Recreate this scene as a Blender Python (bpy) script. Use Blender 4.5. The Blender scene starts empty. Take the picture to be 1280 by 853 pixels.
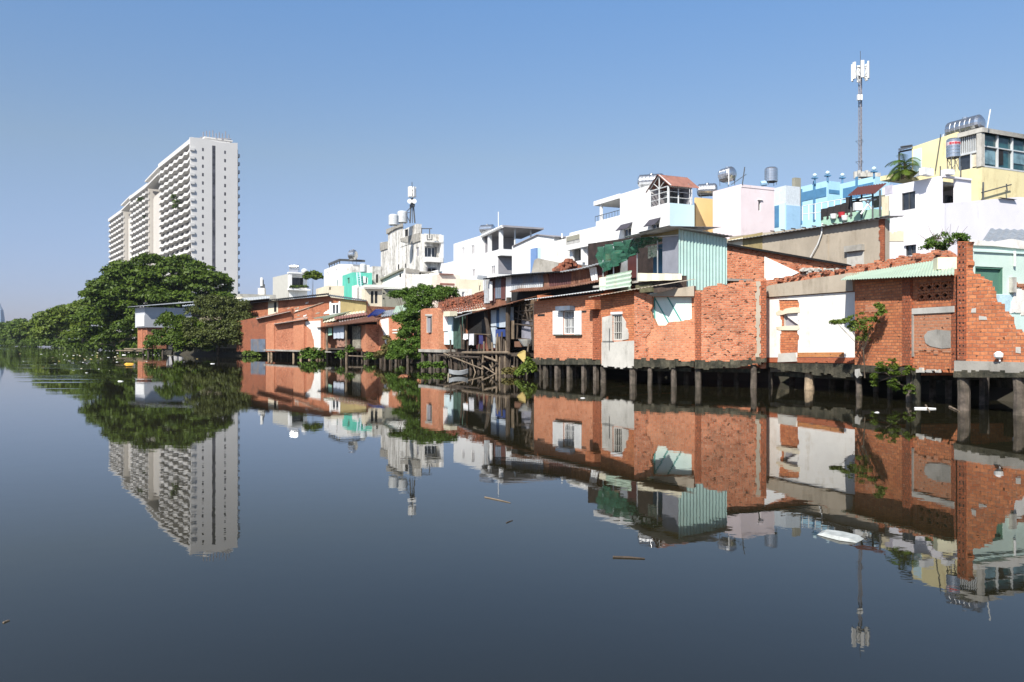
import bpy, math, random
import numpy as np
from mathutils import Vector
from mathutils.geometry import tessellate_polygon, delaunay_2d_cdt
R = math.radians
S, CX, HY, H = 1000., 640., 426.5, 1.8
scn = bpy.context.scene
col = scn.collection
rng = random.Random(7)

# ---------------------------------------------------------------- geometry helpers
def g(px, Y): return ((px-CX)/S*Y, Y)                       # plan position of a sight line at depth Y
def P3(px, py, Y): return Vector(((px-CX)/S*Y, Y, H+(HY-py)/S*Y))
class Pl:                                                  # a vertical wall plane, A -> B left to right
    def __init__(s, A, B):
        s.A = Vector(A); s.B = Vector(B); s.L = (s.B-s.A).length
        s.d = (s.B-s.A).normalized(); s.n = Vector((s.d.y, -s.d.x))
    def uv(s, px, py, off=0):
        r = Vector(((px-CX)/S, 1)); Y = (s.n.dot(s.A)+off)/s.n.dot(r)
        return (s.d.dot(r*Y-s.A), H+(HY-py)/S*Y)
    def w(s, u, z, off=0):
        p = s.A+s.d*u+s.n*off
        return Vector((p.x, p.y, z))
    def at(s, px, py, off=0):
        u, z = s.uv(px, py, off); return s.w(u, z, off)
    def shift(s, off): return Pl(s.A+s.n*off, s.B+s.n*off)
    def perp(s, u, L):                                      # end wall going back from position u, seen from the right
        A = s.A+s.d*u; return Pl(A, A-s.n*L)
def pp(a, b): return Pl(g(*a), g(*b))

ABS = {}
def V3(v): return Vector(v)
class MB:
    def __init__(s): s.v = []; s.f = []; s.uv = []
    def face(s, pts, uvs=None):
        i = len(s.v); s.v += [tuple(p) for p in pts]; s.f.append(tuple(range(i, i+len(pts))))
        if uvs is None:
            a, b = Vector(pts[0]), Vector(pts[1]); n = Vector((0, 0, 0))
            c = Vector(pts[-1]); e1 = (b-a).normalized(); n = e1.cross(c-a).normalized(); e2 = n.cross(e1)
            uvs = [((Vector(p)-a).dot(e1), (Vector(p)-a).dot(e2)) for p in pts]
        s.uv += list(uvs)
    def hexa(s, p):                                        # 8 corners, bottom 4 ccw then top 4
        for q in ((3,2,1,0),(4,5,6,7),(0,1,5,4),(1,2,6,5),(2,3,7,6),(3,0,4,7)): s.face([p[i] for i in q])
    def box(s, c, sz, rz=0, d=None):
        cx, cy, cz = c; sx, sy, sz_ = [k/2 for k in sz]; ca, sa = math.cos(rz), math.sin(rz)
        if d is not None: ca, sa = d.x, d.y
        P = []
        for z in (-sz_, sz_):
            for x, y in ((-sx,-sy),(sx,-sy),(sx,sy),(-sx,sy)): P.append((cx+x*ca-y*sa, cy+x*sa+y*ca, cz+z))
        s.hexa(P); return s
    def obox(s, pl, u0, u1, z0, z1, o0, o1):               # box on a wall plane, o0 (back) .. o1 (front)
        if u0 > u1: u0, u1 = u1, u0
        if z0 > z1: z0, z1 = z1, z0
        w = pl.w
        s.face([w(u0,z0,o1),w(u1,z0,o1),w(u1,z1,o1),w(u0,z1,o1)],[(u0,z0),(u1,z0),(u1,z1),(u0,z1)])
        s.face([w(u1,z0,o0),w(u0,z0,o0),w(u0,z1,o0),w(u1,z1,o0)],[(u1,z0),(u0,z0),(u0,z1),(u1,z1)])
        s.face([w(u1,z0,o1),w(u1,z0,o0),w(u1,z1,o0),w(u1,z1,o1)],[(-o1,z0),(-o0,z0),(-o0,z1),(-o1,z1)])
        s.face([w(u0,z0,o0),w(u0,z0,o1),w(u0,z1,o1),w(u0,z1,o0)],[(o0,z0),(o1,z0),(o1,z1),(o0,z1)])
        s.face([w(u0,z1,o1),w(u1,z1,o1),w(u1,z1,o0),w(u0,z1,o0)],[(u0,o1),(u1,o1),(u1,o0),(u0,o0)])
        s.face([w(u0,z0,o0),w(u1,z0,o0),w(u1,z0,o1),w(u0,z0,o1)],[(u0,o0),(u1,o0),(u1,o1),(u0,o1)])
        return s
    def oboxp(s, pl, x0, y0, x1, y1, o0, o1):
        u0, z1 = pl.uv(x0, y0); u1, z0 = pl.uv(x1, y1); return s.obox(pl, u0, u1, z0, z1, o0, o1)
    def prism(s, pl, outer, holes, o0, o1):                # polygon (u, z) with holes, extruded
        def area(P): return sum(P[i][0]*P[(i+1)%len(P)][1]-P[(i+1)%len(P)][0]*P[i][1] for i in range(len(P)))
        if area(outer) < 0: outer = outer[::-1]
        holes = [h if area(h) < 0 else h[::-1] for h in holes]
        allp = []; eds = []
        for L in [outer]+holes:
            k0 = len(allp); allp += L; eds += [(k0+i, k0+(i+1)%len(L)) for i in range(len(L))]
        vs, _, tris, _, _, _ = delaunay_2d_cdt([Vector((p[0], p[1])) for p in allp], eds, [], 0, 1e-5)
        allp = [(v.x, v.y) for v in vs]
        def inside(x, y, P):
            c = False
            for i in range(len(P)):
                (x0, y0), (x1, y1) = P[i][:2], P[i-1][:2]
                if (y0 > y) != (y1 > y) and x < (x1-x0)*(y-y0)/(y1-y0)+x0: c = not c
            return c
        for t in tris:
            a, b, c = [allp[i] for i in t]
            cr = (b[0]-a[0])*(c[1]-a[1])-(c[0]-a[0])*(b[1]-a[1])
            if abs(cr) < 1e-9: continue
            gx, gy = (a[0]+b[0]+c[0])/3, (a[1]+b[1]+c[1])/3
            if not inside(gx, gy, outer) or any(inside(gx, gy, q) for q in holes): continue
            if cr < 0: b, c = c, b
            T = [a, b, c]
            s.face([pl.w(p[0],p[1],o1) for p in T], T)
            s.face([pl.w(p[0],p[1],o0) for p in T[::-1]], T[::-1])
        for L in [outer]+holes:
            for i in range(len(L)):
                a, b = L[i], L[(i+1)%len(L)]
                if abs(b[0]-a[0]) > abs(b[1]-a[1]): U = [(a[0],-o1),(a[0],-o0),(b[0],-o0),(b[0],-o1)]
                else: U = [(-o1,a[1]),(-o0,a[1]),(-o0,b[1]),(-o1,b[1])]
                s.face([pl.w(a[0],a[1],o1),pl.w(a[0],a[1],o0),pl.w(b[0],b[1],o0),pl.w(b[0],b[1],o1)], U)
        return s
    def tube(s, a, b, r0, r1=None, n=8, cap=True, seg=1, wob=0):
        a, b = Vector(a), Vector(b); r1 = r0 if r1 is None else r1
        ax = (b-a).normalized(); t = Vector((1,0,0)) if abs(ax.z) > .9 else Vector((0,0,1))
        e1 = ax.cross(t).normalized(); e2 = ax.cross(e1); rings = []
        for k in range(seg+1):
            q = k/seg; c = a.lerp(b, q); r = r0+(r1-r0)*q
            if wob and 0 < k < seg: c = c+e1*rng.uniform(-wob,wob)+e2*rng.uniform(-wob,wob)
            if wob: r *= rng.uniform(.88,1.12)
            rings.append([c+(e1*math.cos(2*math.pi*i/n)+e2*math.sin(2*math.pi*i/n))*r for i in range(n)])
        L = (b-a).length
        for k in range(seg):
            A, B = rings[k], rings[k+1]
            for i in range(n):
                j = (i+1)%n; cI = 2*math.pi*max(r0,r1)
                s.face([A[i],A[j],B[j],B[i]],[(cI*i/n,L*k/seg),(cI*(i+1)/n,L*k/seg),(cI*(i+1)/n,L*(k+1)/seg),(cI*i/n,L*(k+1)/seg)])
        if cap: s.face(rings[0][::-1]); s.face(rings[-1])
        return s
    def lathe(s, a, ax, prof, n=16):                       # prof: (t along axis, r)
        a = Vector(a); ax = Vector(ax).normalized(); t = Vector((1,0,0)) if abs(ax.z) > .9 else Vector((0,0,1))
        e1 = ax.cross(t).normalized(); e2 = ax.cross(e1); R_ = []
        for tt, r in prof: R_.append([a+ax*tt+(e1*math.cos(2*math.pi*i/n)+e2*math.sin(2*math.pi*i/n))*max(r,.001) for i in range(n)])
        for A, B, pa, pb in zip(R_, R_[1:], prof, prof[1:]):
            for i in range(n):
                j = (i+1)%n; s.face([A[i],A[j],B[j],B[i]],[(i/n,pa[0]),((i+1)/n,pa[0]),((i+1)/n,pb[0]),(i/n,pb[0])])
        s.face(R_[0][::-1]); s.face(R_[-1]); return s
    def sheet(s, a, b, c, d, pitch=.12, amp=.02, th=.006, sag=0):   # a-b lower edge, d-c upper edge; ribs run a->d
        a, b, c, d = map(Vector, (a,b,c,d)); L = max((b-a).length,(c-d).length)
        n = max(2, int(L/pitch*4)) if amp else 6
        nn = (b-a).cross(d-a).normalized(); rows = []
        for k in range(4):
            q = k/3; p0, p1 = a.lerp(d,q), b.lerp(c,q)
            rows.append([p0.lerp(p1,i/n)+nn*(amp*(math.sin(i*math.pi/2)) - sag*math.sin(math.pi*i/n)*math.sin(math.pi*q)) for i in range(n+1)])
        H_ = (d-a).length
        for A, B, q in zip(rows, rows[1:], range(3)):
            for i in range(n):
                U = [(L*i/n,H_*q/3),(L*(i+1)/n,H_*q/3),(L*(i+1)/n,H_*(q+1)/3),(L*i/n,H_*(q+1)/3)]
                s.face([A[i],A[i+1],B[i+1],B[i]],U)
                s.face([A[i]-nn*th,B[i]-nn*th,B[i+1]-nn*th,A[i+1]-nn*th],[U[0],U[3],U[2],U[1]])
        for A in (rows[0], rows[-1]):
            for i in range(n): s.face([A[i],A[i]-nn*th,A[i+1]-nn*th,A[i+1]])
        for i in (0, n):
            for A, B in zip(rows, rows[1:]): s.face([A[i],B[i],B[i]-nn*th,A[i]-nn*th])
        return s
    def build(s, name, mat, parent=None, loc=None, smooth=False):
        if not s.v: return None
        if parent is not None: base = ABS[parent.name]
        else:
            if loc is None:
                A = np.array(s.v); mn, mx = A.min(0), A.max(0); loc = ((mn[0]+mx[0])/2,(mn[1]+mx[1])/2,mn[2])
            base = Vector(loc)
        me = bpy.data.meshes.new(name)
        V = np.array(s.v, dtype=float)-np.array(base)
        me.from_pydata([tuple(p) for p in V], [], s.f)
        ul = me.uv_layers.new(name='UVMap'); ul.data.foreach_set('uv', np.array(s.uv, dtype=np.float32).ravel())
        me.materials.append(mat)
        if smooth: me.polygons.foreach_set('use_smooth', [True]*len(me.polygons))
        o = bpy.data.objects.new(name, me); col.objects.link(o)
        if parent is not None: o.parent = parent
        else: o.location = base
        ABS[o.name] = Vector(base); return o

def root(name, label, cat, loc, group=None):
    o = bpy.data.objects.new(name, None); col.objects.link(o); o.location = loc; o.empty_display_size = .3
    o['label'] = label; o['category'] = cat
    if group: o['group'] = group
    ABS[o.name] = Vector(loc); return o
def tag(o, label, cat, group=None):
    o['label'] = label; o['category'] = cat
    if group: o['group'] = group
    return o
def struct(o, kind='structure'): o['kind'] = kind; return o
def copy_tree(o, loc, label=None, parent=None):
    c = o.copy(); col.objects.link(c)
    if parent is None:
        c.location = loc
        if label: c['label'] = label
    else: c.parent = parent
    for ch in list(o.children): copy_tree(ch, None, None, c)
    return c

# ---------------------------------------------------------------- materials
def nt_new(name):
    m = bpy.data.materials.new(name); m.use_nodes = True; return m, m.node_tree, m.node_tree.nodes['Principled BSDF']
def nd(nt, t, ins=None, **kw):
    n = nt.nodes.new(t)
    for k, v in kw.items(): setattr(n, k, v)
    for k, v in (ins or {}).items():
        if hasattr(v, 'is_output') or isinstance(v, bpy.types.NodeSocket): nt.links.new(v, n.inputs[k])
        else: n.inputs[k].default_value = v
    return n
def c4(c): return (c[0], c[1], c[2], 1)
def noise(nt, vec, scale, detail=4, rough=.6):
    return nd(nt, 'ShaderNodeTexNoise', {'Vector': vec, 'Scale': scale, 'Detail': detail, 'Roughness': rough}).outputs['Fac']
def ramp(nt, fac, lo, hi, a=0., b=1.):
    return nd(nt, 'ShaderNodeMapRange', {'Value': fac, 'From Min': lo, 'From Max': hi, 'To Min': a, 'To Max': b}).outputs[0]
def mix(nt, f, a, b, mode='MIX'):
    n = nd(nt, 'ShaderNodeMix', data_type='RGBA', blend_type=mode)
    for k, v in ((0, f), (6, a), (7, b)):
        if isinstance(v, bpy.types.NodeSocket): nt.links.new(v, n.inputs[k])
        else: n.inputs[k].default_value = c4(v) if isinstance(v, tuple) else v
    return n.outputs[2]
def posn(nt): return nd(nt, 'ShaderNodeNewGeometry').outputs['Position']
def stretch(nt, vec, s):
    return nd(nt, 'ShaderNodeVectorMath', {0: vec, 1: s}, operation='MULTIPLY').outputs[0]
def bump(nt, h, b, strength=.3, dist=.02):
    n = nd(nt, 'ShaderNodeBump', {'Height': h, 'Strength': strength, 'Distance': dist}); nt.links.new(n.outputs[0], b.inputs['Normal'])
MAT = {}
def plain(name, c, rough=.8, var=.12, scale=1.5, metal=0, bs=.2, bd=.02, stain=0, sc=(.12,.11,.09), ss=.8, spec=None, fine=25):
    if name in MAT: return MAT[name]
    m, nt, b = nt_new(name); p = posn(nt)
    n1 = noise(nt, p, scale, 5)
    lo = tuple(x*(1-var*1.6) for x in c); hi = tuple(min(1, x*(1+var)) for x in c)
    co = mix(nt, ramp(nt, n1, .3, .7), lo, hi)
    if stain:
        n2 = noise(nt, stretch(nt, p, (1.6, 1.6, .28)), ss, 7, .7)
        n3 = noise(nt, p, ss*4, 4)
        f = ramp(nt, nd(nt,'ShaderNodeMath',{0:n2,1:ramp(nt,n3,.2,.8,-.12,.12)},operation='ADD').outputs[0], .62-stain*.22, .80-stain*.12)
        co = mix(nt, f, co, sc)
    nt.links.new(co, b.inputs['Base Color'])
    nf = noise(nt, p, fine, 4)
    nt.links.new(ramp(nt, nf, .3, .7, max(0,rough-.1), min(1,rough+.08)), b.inputs['Roughness'])
    b.inputs['Metallic'].default_value = metal
    if spec is not None: b.inputs['Specular IOR Level'].default_value = spec
    if bs: bump(nt, nf, b, bs, bd)
    MAT[name] = m; return m
def brick(name, c1, c2, mortar=(.33,.19,.125), bw=.19, rh=.085, ms=.011, rough=.92, grime=.25, pale=.2, dist=.02, pit=.66):
    if name in MAT: return MAT[name]
    m, nt, b = nt_new(name); p = posn(nt)
    uv = nd(nt, 'ShaderNodeTexCoord').outputs['UV']
    nz = nd(nt, 'ShaderNodeTexNoise', {'Vector': uv, 'Scale': 2.2, 'Detail': 5., 'Roughness': .65}).outputs['Color']
    dv = nd(nt, 'ShaderNodeVectorMath', {0: nz, 1: (.5,.5,.5)}, operation='SUBTRACT').outputs[0]
    uvd = nd(nt, 'ShaderNodeVectorMath', {0: dv, 1: (dist*2,dist*2,0), 2: uv}, operation='MULTIPLY_ADD').outputs[0]
    bt = nd(nt, 'ShaderNodeTexBrick', {'Vector': uvd, 'Color1': c4(c1), 'Color2': c4(c2), 'Mortar': c4(mortar), 'Scale': 1., 'Mortar Size': ms,
            'Mortar Smooth': .3, 'Bias': -.1, 'Brick Width': bw, 'Row Height': rh})
    nL = noise(nt, p, .35, 5, .6); n1 = noise(nt, p, .9, 6, .65); n2 = noise(nt, p, 3.5, 6, .7); n3 = noise(nt, p, 14, 3)
    co = mix(nt, ramp(nt, n3, .35, .7, 0, .35), bt.outputs['Color'], (.20,.075,.04))
    co = mix(nt, ramp(nt, n2, .55, .75, 0, pale*1.3), co, (.56,.27,.17))
    co = mix(nt, ramp(nt, n1, .52, .75, 0, grime*1.6), co, (.10,.06,.04))
    co = mix(nt, ramp(nt, nL, .3, .7, .0, .42), co, (.30,.085,.04))
    n4 = noise(nt, stretch(nt, uvd, (4.5, 10., 1)), 1., 2)
    co = mix(nt, ramp(nt, n4, pit, pit+.04, 0, .9), co, (.035,.02,.015))
    n5 = noise(nt, stretch(nt, uvd, (6., 12., 1)), 1.3, 3)
    co = mix(nt, ramp(nt, n5, .63, .68, 0, pale*2), co, (.66,.44,.32))
    nt.links.new(co, b.inputs['Base Color']); b.inputs['Roughness'].default_value = rough
    b.inputs['Specular IOR Level'].default_value = .25
    h = nd(nt,'ShaderNodeMath',{0: bt.outputs['Fac'], 1: -1.},operation='MULTIPLY').outputs[0]
    h = nd(nt,'ShaderNodeMath',{0: n3, 1: h},operation='ADD').outputs[0]
    h = nd(nt,'ShaderNodeMath',{0: ramp(nt, n4, pit,pit+.04,0,-2.), 1: h},operation='ADD').outputs[0]
    bump(nt, h, b, .8, .012)
    MAT[name] = m; return m
def leafmat(name, c, c2, sc=.6, tr=.18):
    if name in MAT: return MAT[name]
    m, nt, b = nt_new(name); p = posn(nt)
    n1 = noise(nt, p, sc, 3); n2 = noise(nt, p, sc*9, 2)
    f = nd(nt,'ShaderNodeMath',{0: ramp(nt,n1,.35,.65,0,.6), 1: ramp(nt,n2,.35,.65,0,.4)},operation='ADD').outputs[0]
    co = mix(nt, f, c, c2); nt.links.new(co, b.inputs['Base Color']); b.inputs['Roughness'].default_value = .55
    b.inputs['Specular IOR Level'].default_value = .3
    tl = nd(nt, 'ShaderNodeBsdfTranslucent', {'Color': co}); ms = nd(nt, 'ShaderNodeMixShader', {0: tr})
    nt.links.new(b.outputs[0], ms.inputs[1]); nt.links.new(tl.outputs[0], ms.inputs[2])
    nt.links.new(ms.outputs[0], nt.nodes['Material Output'].inputs['Surface']); MAT[name] = m; return m

BR = brick('brick orange', (.76,.285,.12), (.50,.145,.06), mortar=(.30,.17,.11), grime=.3, pale=.25, rh=.092, bw=.2)
BRW = brick('brick warm pale', (.78,.33,.175), (.62,.215,.105), mortar=(.55,.36,.25), grime=.22, pale=.4, rh=.09)
BRR = brick('brick rough', (.50,.155,.075), (.78,.31,.165), mortar=(.50,.34,.24), rh=.088, grime=.35, pale=.45, dist=.06, pit=.60)
BRF = brick('brick worn', (.78,.29,.12), (.50,.15,.065), mortar=(.36,.21,.14), grime=.35, pale=.3, rh=.096, bw=.21)
BRL = brick('brick light infill', (.66,.30,.16), (.60,.25,.13), mortar=(.50,.36,.26), grime=.05, pale=.3, rh=.095, bw=.2)
BRE = brick('brick toothed ends', (.50,.14,.06), (.30,.085,.04), mortar=(.16,.09,.06), bw=.115, rh=.095, ms=.013, grime=.3, pale=.25, dist=.04)
BRD = brick('brick far', (.62,.23,.11), (.36,.11,.055), mortar=(.42,.28,.2), grime=.55, pale=.25, bw=.2, rh=.09)
CONC = plain('concrete grey', (.36,.34,.30), .9, .2, 1.2, stain=.5, sc=(.12,.11,.085), bs=.4)
CONL = plain('concrete light', (.52,.50,.45), .9, .15, 1.2, stain=.3, sc=(.2,.18,.15))
CONT = plain('render tan grey', (.42,.36,.28), .9, .16, .5, stain=.35, sc=(.22,.18,.13), ss=.5)
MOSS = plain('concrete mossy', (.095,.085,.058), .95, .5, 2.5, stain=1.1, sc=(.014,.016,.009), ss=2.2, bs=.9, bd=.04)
WHITE = plain('white paint', (.80,.80,.79), .75, .03, .6, stain=.12, sc=(.55,.53,.50), ss=.5, bs=.1)
WHITER = plain('white lime wash', (.80,.78,.73), .85, .05, 1.5, stain=.3, sc=(.55,.48,.38), ss=1.0, bs=.25)
WEATH = plain('white weathered', (.78,.76,.71), .85, .08, .5, stain=.95, sc=(.20,.18,.15), ss=.35)
LILAC = plain('white lilac paint', (.80,.78,.82), .75, .04, .6, stain=.1, sc=(.6,.57,.6), ss=.4)
PINK = plain('pale pink paint', (.78,.68,.70), .8, .05, .5, stain=.15, sc=(.6,.48,.48), ss=.4)
PEACH = plain('peach paint', (.78,.64,.54), .8, .06, .5, stain=.35, sc=(.42,.32,.24), ss=.5)
CREAM = plain('cream paint', (.74,.66,.50), .8, .08, .6, stain=.35, sc=(.45,.38,.26), ss=.6)
YEL = plain('pale yellow paint', (.80,.70,.40), .8, .06, .4, stain=.35, sc=(.62,.50,.26), ss=.7)
ORY = plain('apricot paint', (.82,.58,.26), .8, .05, .4)
CYAN = plain('cyan paint', (.42,.68,.82), .7, .05, .4, stain=.1, sc=(.3,.5,.62))
LBLUE = plain('light blue paint', (.58,.76,.82), .7, .04, .4)
SKYB = plain('sky blue paint', (.36,.58,.78), .7, .08, .5, stain=.2, sc=(.24,.4,.58))
DBLUE = plain('mid blue paint', (.08,.22,.38), .6, .1)
BLUEW = plain('blue house paint', (.16,.27,.50), .8, .06)
TEAL = plain('teal paint', (.12,.55,.42), .7, .08, .6, stain=.2, sc=(.07,.36,.28))
TURQ = plain('turquoise wall', (.60,.74,.66), .8, .07, 1.2, stain=.25, sc=(.6,.72,.62), ss=.8)
TURQL = plain('turquoise pale', (.62,.78,.72), .8, .08, 1.2, stain=.35, sc=(.70,.74,.70), ss=.8)
TEALD = plain('dark teal line', (.07,.30,.27), .7, .1)
GREENW = plain('green board', (.09,.21,.15), .7, .1)
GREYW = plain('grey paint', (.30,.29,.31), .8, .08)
GREYG = plain('grey green wall', (.30,.29,.23), .9, .12, .6, stain=.3, sc=(.2,.19,.15))
OLIVE = plain('olive render', (.33,.26,.12), .9, .12, .6, stain=.3, sc=(.2,.15,.07))
GALV = plain('galvanised sheet', (.42,.44,.45), .45, .15, 1.5, metal=.35, stain=.35, sc=(.24,.2,.17))
GALVP = plain('pale sheet metal', (.62,.64,.64), .5, .1, 1.5, metal=.1, stain=.2, sc=(.4,.36,.3))
RUST = plain('rusty sheet', (.17,.07,.04), .85, .35, 1.8, stain=.6, sc=(.28,.15,.09), ss=2)
RUSTL = plain('rusty light sheet', (.20,.10,.065), .85, .3, 1.5, stain=.6, sc=(.16,.07,.04), ss=2)
MAROON = plain('maroon sheet', (.085,.025,.022), .6, .2, 1.5, stain=.3, sc=(.05,.02,.02))
BLGR = plain('blue grey sheet', (.12,.15,.20), .6, .2, 1.5, stain=.5, sc=(.2,.15,.11), ss=1.5)
MINT = plain('mint sheet', (.40,.58,.53), .5, .08, 1.2, stain=.25, sc=(.42,.5,.42), ss=1.2)
MINTP = plain('pale mint sheet', (.44,.55,.43), .6, .08, 1.2, stain=.3, sc=(.42,.40,.3), ss=1.2)
CREAMS = plain('cream sheet', (.74,.68,.50), .6, .06, 1.2, stain=.3, sc=(.5,.42,.28), ss=1.2)
BLACK = plain('black tarred edge', (.014,.014,.015), .95, .2, spec=.15)
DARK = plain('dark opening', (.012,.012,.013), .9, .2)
DGREY = plain('dark grey metal', (.08,.085,.09), .5, .15)
STEEL = plain('stainless steel', (.62,.63,.64), .22, .05, 3, metal=.9, bs=.05)
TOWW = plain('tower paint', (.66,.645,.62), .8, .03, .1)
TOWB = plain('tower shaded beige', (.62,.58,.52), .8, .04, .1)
WOOD = plain('grey weathered wood', (.075,.055,.04), .9, .35, 2.5, stain=.5, sc=(.05,.04,.03), ss=3, bs=.7, bd=.03)
WOODP = plain('pale wood', (.21,.16,.11), .9, .3, 2.5, stain=.4, sc=(.12,.09,.06), ss=3)
PILE = plain('concrete pile', (.125,.10,.08), .9, .45, 4, stain=.8, sc=(.05,.045,.03), ss=3, bs=.8, bd=.02)
PILEP = plain('pale concrete pile', (.36,.27,.18), .9, .3, 4, stain=.5, sc=(.1,.08,.05), ss=3, bs=.8)
TERRA = plain('terracotta tile', (.34,.115,.06), .9, .45, 5, stain=.85, sc=(.09,.05,.035), ss=2, bs=.6)
TILEO = brick('orange tile', (.66,.30,.10), (.60,.26,.09), mortar=(.5,.42,.3), bw=.3, rh=.12, ms=.006, grime=.05, pale=.1, dist=0)
TILER = brick('terracotta tile row', (.45,.14,.07), (.40,.12,.06), mortar=(.35,.2,.14), bw=.3, rh=.16, ms=.006, grime=.05, pale=.1, dist=0)
BARK = plain('bark', (.11,.085,.06), .95, .3, 4, bs=.8)
LEAF = leafmat('foliage', (.045,.082,.008), (.15,.20,.018))
LEAFD = leafmat('foliage deep', (.032,.064,.007), (.11,.165,.014))
LEAFY = leafmat('foliage yellow green', (.06,.10,.012), (.14,.20,.03), 1.5)
LEAFB = leafmat('foliage dry', (.09,.085,.025), (.16,.13,.035), 1.2)
LEAFN = leafmat('foliage near', (.035,.08,.010), (.12,.20,.025), 2.5)
TARP = plain('blue tarpaulin', (.025,.07,.36), .5, .15)
REDP = plain('red paint', (.45,.03,.04), .5, .1)
YELB = plain('yellow foam board', (.60,.45,.16), .7, .12, 3, stain=.3, sc=(.4,.28,.1), ss=3)
PVC = plain('white plastic', (.78,.78,.76), .4, .04)
REDROOF = plain('red brown roof', (.11,.032,.026), .7, .15, 2, stain=.3, sc=(.12,.035,.03))
SALM = plain('faded salmon roof', (.27,.12,.09), .75, .2, 2, stain=.5, sc=(.2,.09,.07), ss=2)
def glass(name, c, rough=.08):
    m, nt, b = nt_new(name); b.inputs['Base Color'].default_value = c4(c); b.inputs['Roughness'].default_value = rough
    b.inputs['Specular IOR Level'].default_value = .8
    n = noise(nt, posn(nt), 1.3, 3); nt.links.new(mix(nt, ramp(nt, n, .35, .65), tuple(x*.6 for x in c), tuple(x*1.3 for x in c)), b.inputs['Base Color']); return m
GL = glass('window glass', (.03,.035,.045)); GLT = glass('teal glass', (.02,.075,.085)); GLC = glass('curtained glass', (.16,.27,.31), .2)
def net_mat():
    m, nt, b = nt_new('green shade net'); p = posn(nt); n = noise(nt, p, 2.5, 4)
    nt.links.new(mix(nt, ramp(nt, n, .3, .7), (.006,.050,.030), (.018,.13,.075)), b.inputs['Base Color']); b.inputs['Roughness'].default_value = .8
    t = nd(nt, 'ShaderNodeBsdfTransparent'); ms = nd(nt, 'ShaderNodeMixShader', {0: ramp(nt, n, .35, .65, .06, .28)})
    nt.links.new(b.outputs[0], ms.inputs[1]); nt.links.new(t.outputs[0], ms.inputs[2]); nt.links.new(ms.outputs[0], nt.nodes['Material Output'].inputs['Surface']); return m
NET = net_mat()

# ---------------------------------------------------------------- building helpers
def jag(pts, seed=0, step=.16, amp=.09):
    """(u, z[, 1]): a third value makes the edge to the next point a broken brick edge."""
    r = random.Random(seed); out = []
    for i, p in enumerate(pts):
        q = pts[(i+1) % len(pts)]; out.append((p[0], p[1]))
        if len(p) > 2 and p[2]:
            du, dz = q[0]-p[0], q[1]-p[1]; L = math.hypot(du, dz); n = int(L/step)
            if n < 2: continue
            if abs(du) >= abs(dz)*.25:
                z = p[1]
                for k in range(1, n):
                    t = (k+r.uniform(-.3,.3))/n; zn = p[1]+dz*t+r.choice((-1,0,0,1))*amp*.6
                    out.append((p[0]+du*t-.004*(1 if du > 0 else -1), z)); out.append((p[0]+du*t, zn)); z = zn
            else:
                for k in range(1, n):
                    t = k/n; o = r.choice((-1,0,1))*amp*.5
                    out.append((p[0]+du*t+o, p[1]+dz*(t-.3/n))); out.append((p[0]+du*t+o, p[1]+dz*(t+.3/n)))
    return out
def poly(pl, pts, seed=0, step=.16, amp=.09):
    return jag([pl.uv(p[0], p[1])+tuple(p[2:]) for p in pts], seed, step, amp)
def rect(pl, r):
    u0, z1 = pl.uv(r[0], r[1]); u1, z0 = pl.uv(r[2], r[3]); return [(u0,z0),(u1,z0),(u1,z1),(u0,z1)]
def wall(par, pl, pts, mat, holes=(), o0=-.22, o1=0, name='wall', seed=0, step=.16, amp=.09):
    m = MB(); m.prism(pl, poly(pl, pts, seed, step, amp), [rect(pl, h) if len(h) == 4 and not isinstance(h[0], tuple) else poly(pl, h, seed+1) for h in holes], o0, o1)
    return m.build(name, mat, par)
def slab(par, pl, pts, mat, o0, o1, name, seed=0, step=.16, amp=.09): return wall(par, pl, pts, mat, (), o0, o1, name, seed, step, amp)
def boxp(par, pl, x0, y0, x1, y1, o0, o1, mat, name): return MB().oboxp(pl, x0, y0, x1, y1, o0, o1).build(name, mat, par)
def window(par, pl, r, fm=None, gm=None, cols=2, rows=1, fw=.05, dep=.1, bars=0, name='window', glassy=True):
    fm = fm or PVC; gm = gm or GL
    (u0, z0), _, (u1, z1), _ = rect(pl, r); m = MB(); a, b = -dep-.04, -dep+.04
    e = .002
    m.obox(pl, u0+e, u0+fw, z0+e, z1-e, a, b); m.obox(pl, u1-fw, u1-e, z0+e, z1-e, a, b)
    m.obox(pl, u0+fw, u1-fw, z0+e, z0+fw, a, b); m.obox(pl, u0+fw, u1-fw, z1-fw, z1-e, a, b)
    for i in range(1, cols):
        u = u0+(u1-u0)*i/cols; m.obox(pl, u-fw*.4, u+fw*.4, z0+fw, z1-fw, a+.005, b-.005)
    for j in range(1, rows):
        z = z0+(z1-z0)*j/rows; m.obox(pl, u0+fw, u1-fw, z-fw*.4, z+fw*.4, a+.01, b-.01)
    f = m.build(name, fm, par)
    MB().obox(pl, u0+.01, u1-.01, z0+.01, z1-.01, a-.02, a+.01).build('pane', gm, f)
    if bars:
        bm = MB()
        for i in range(bars):
            u = u0+(u1-u0)*(i+.5)/bars; bm.obox(pl, u-.012, u+.012, z0+.01, z1-.01, -.05, -.025)
        for z in (z0+(z1-z0)*.3, z0+(z1-z0)*.7): bm.obox(pl, u0+.01, u1-.01, z-.012, z+.012, -.024, -.005)
        bm.build('bars', fm, f)
    return f
def vpd(vx): return Vector(((vx-CX)/S, 1)).normalized()
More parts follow.
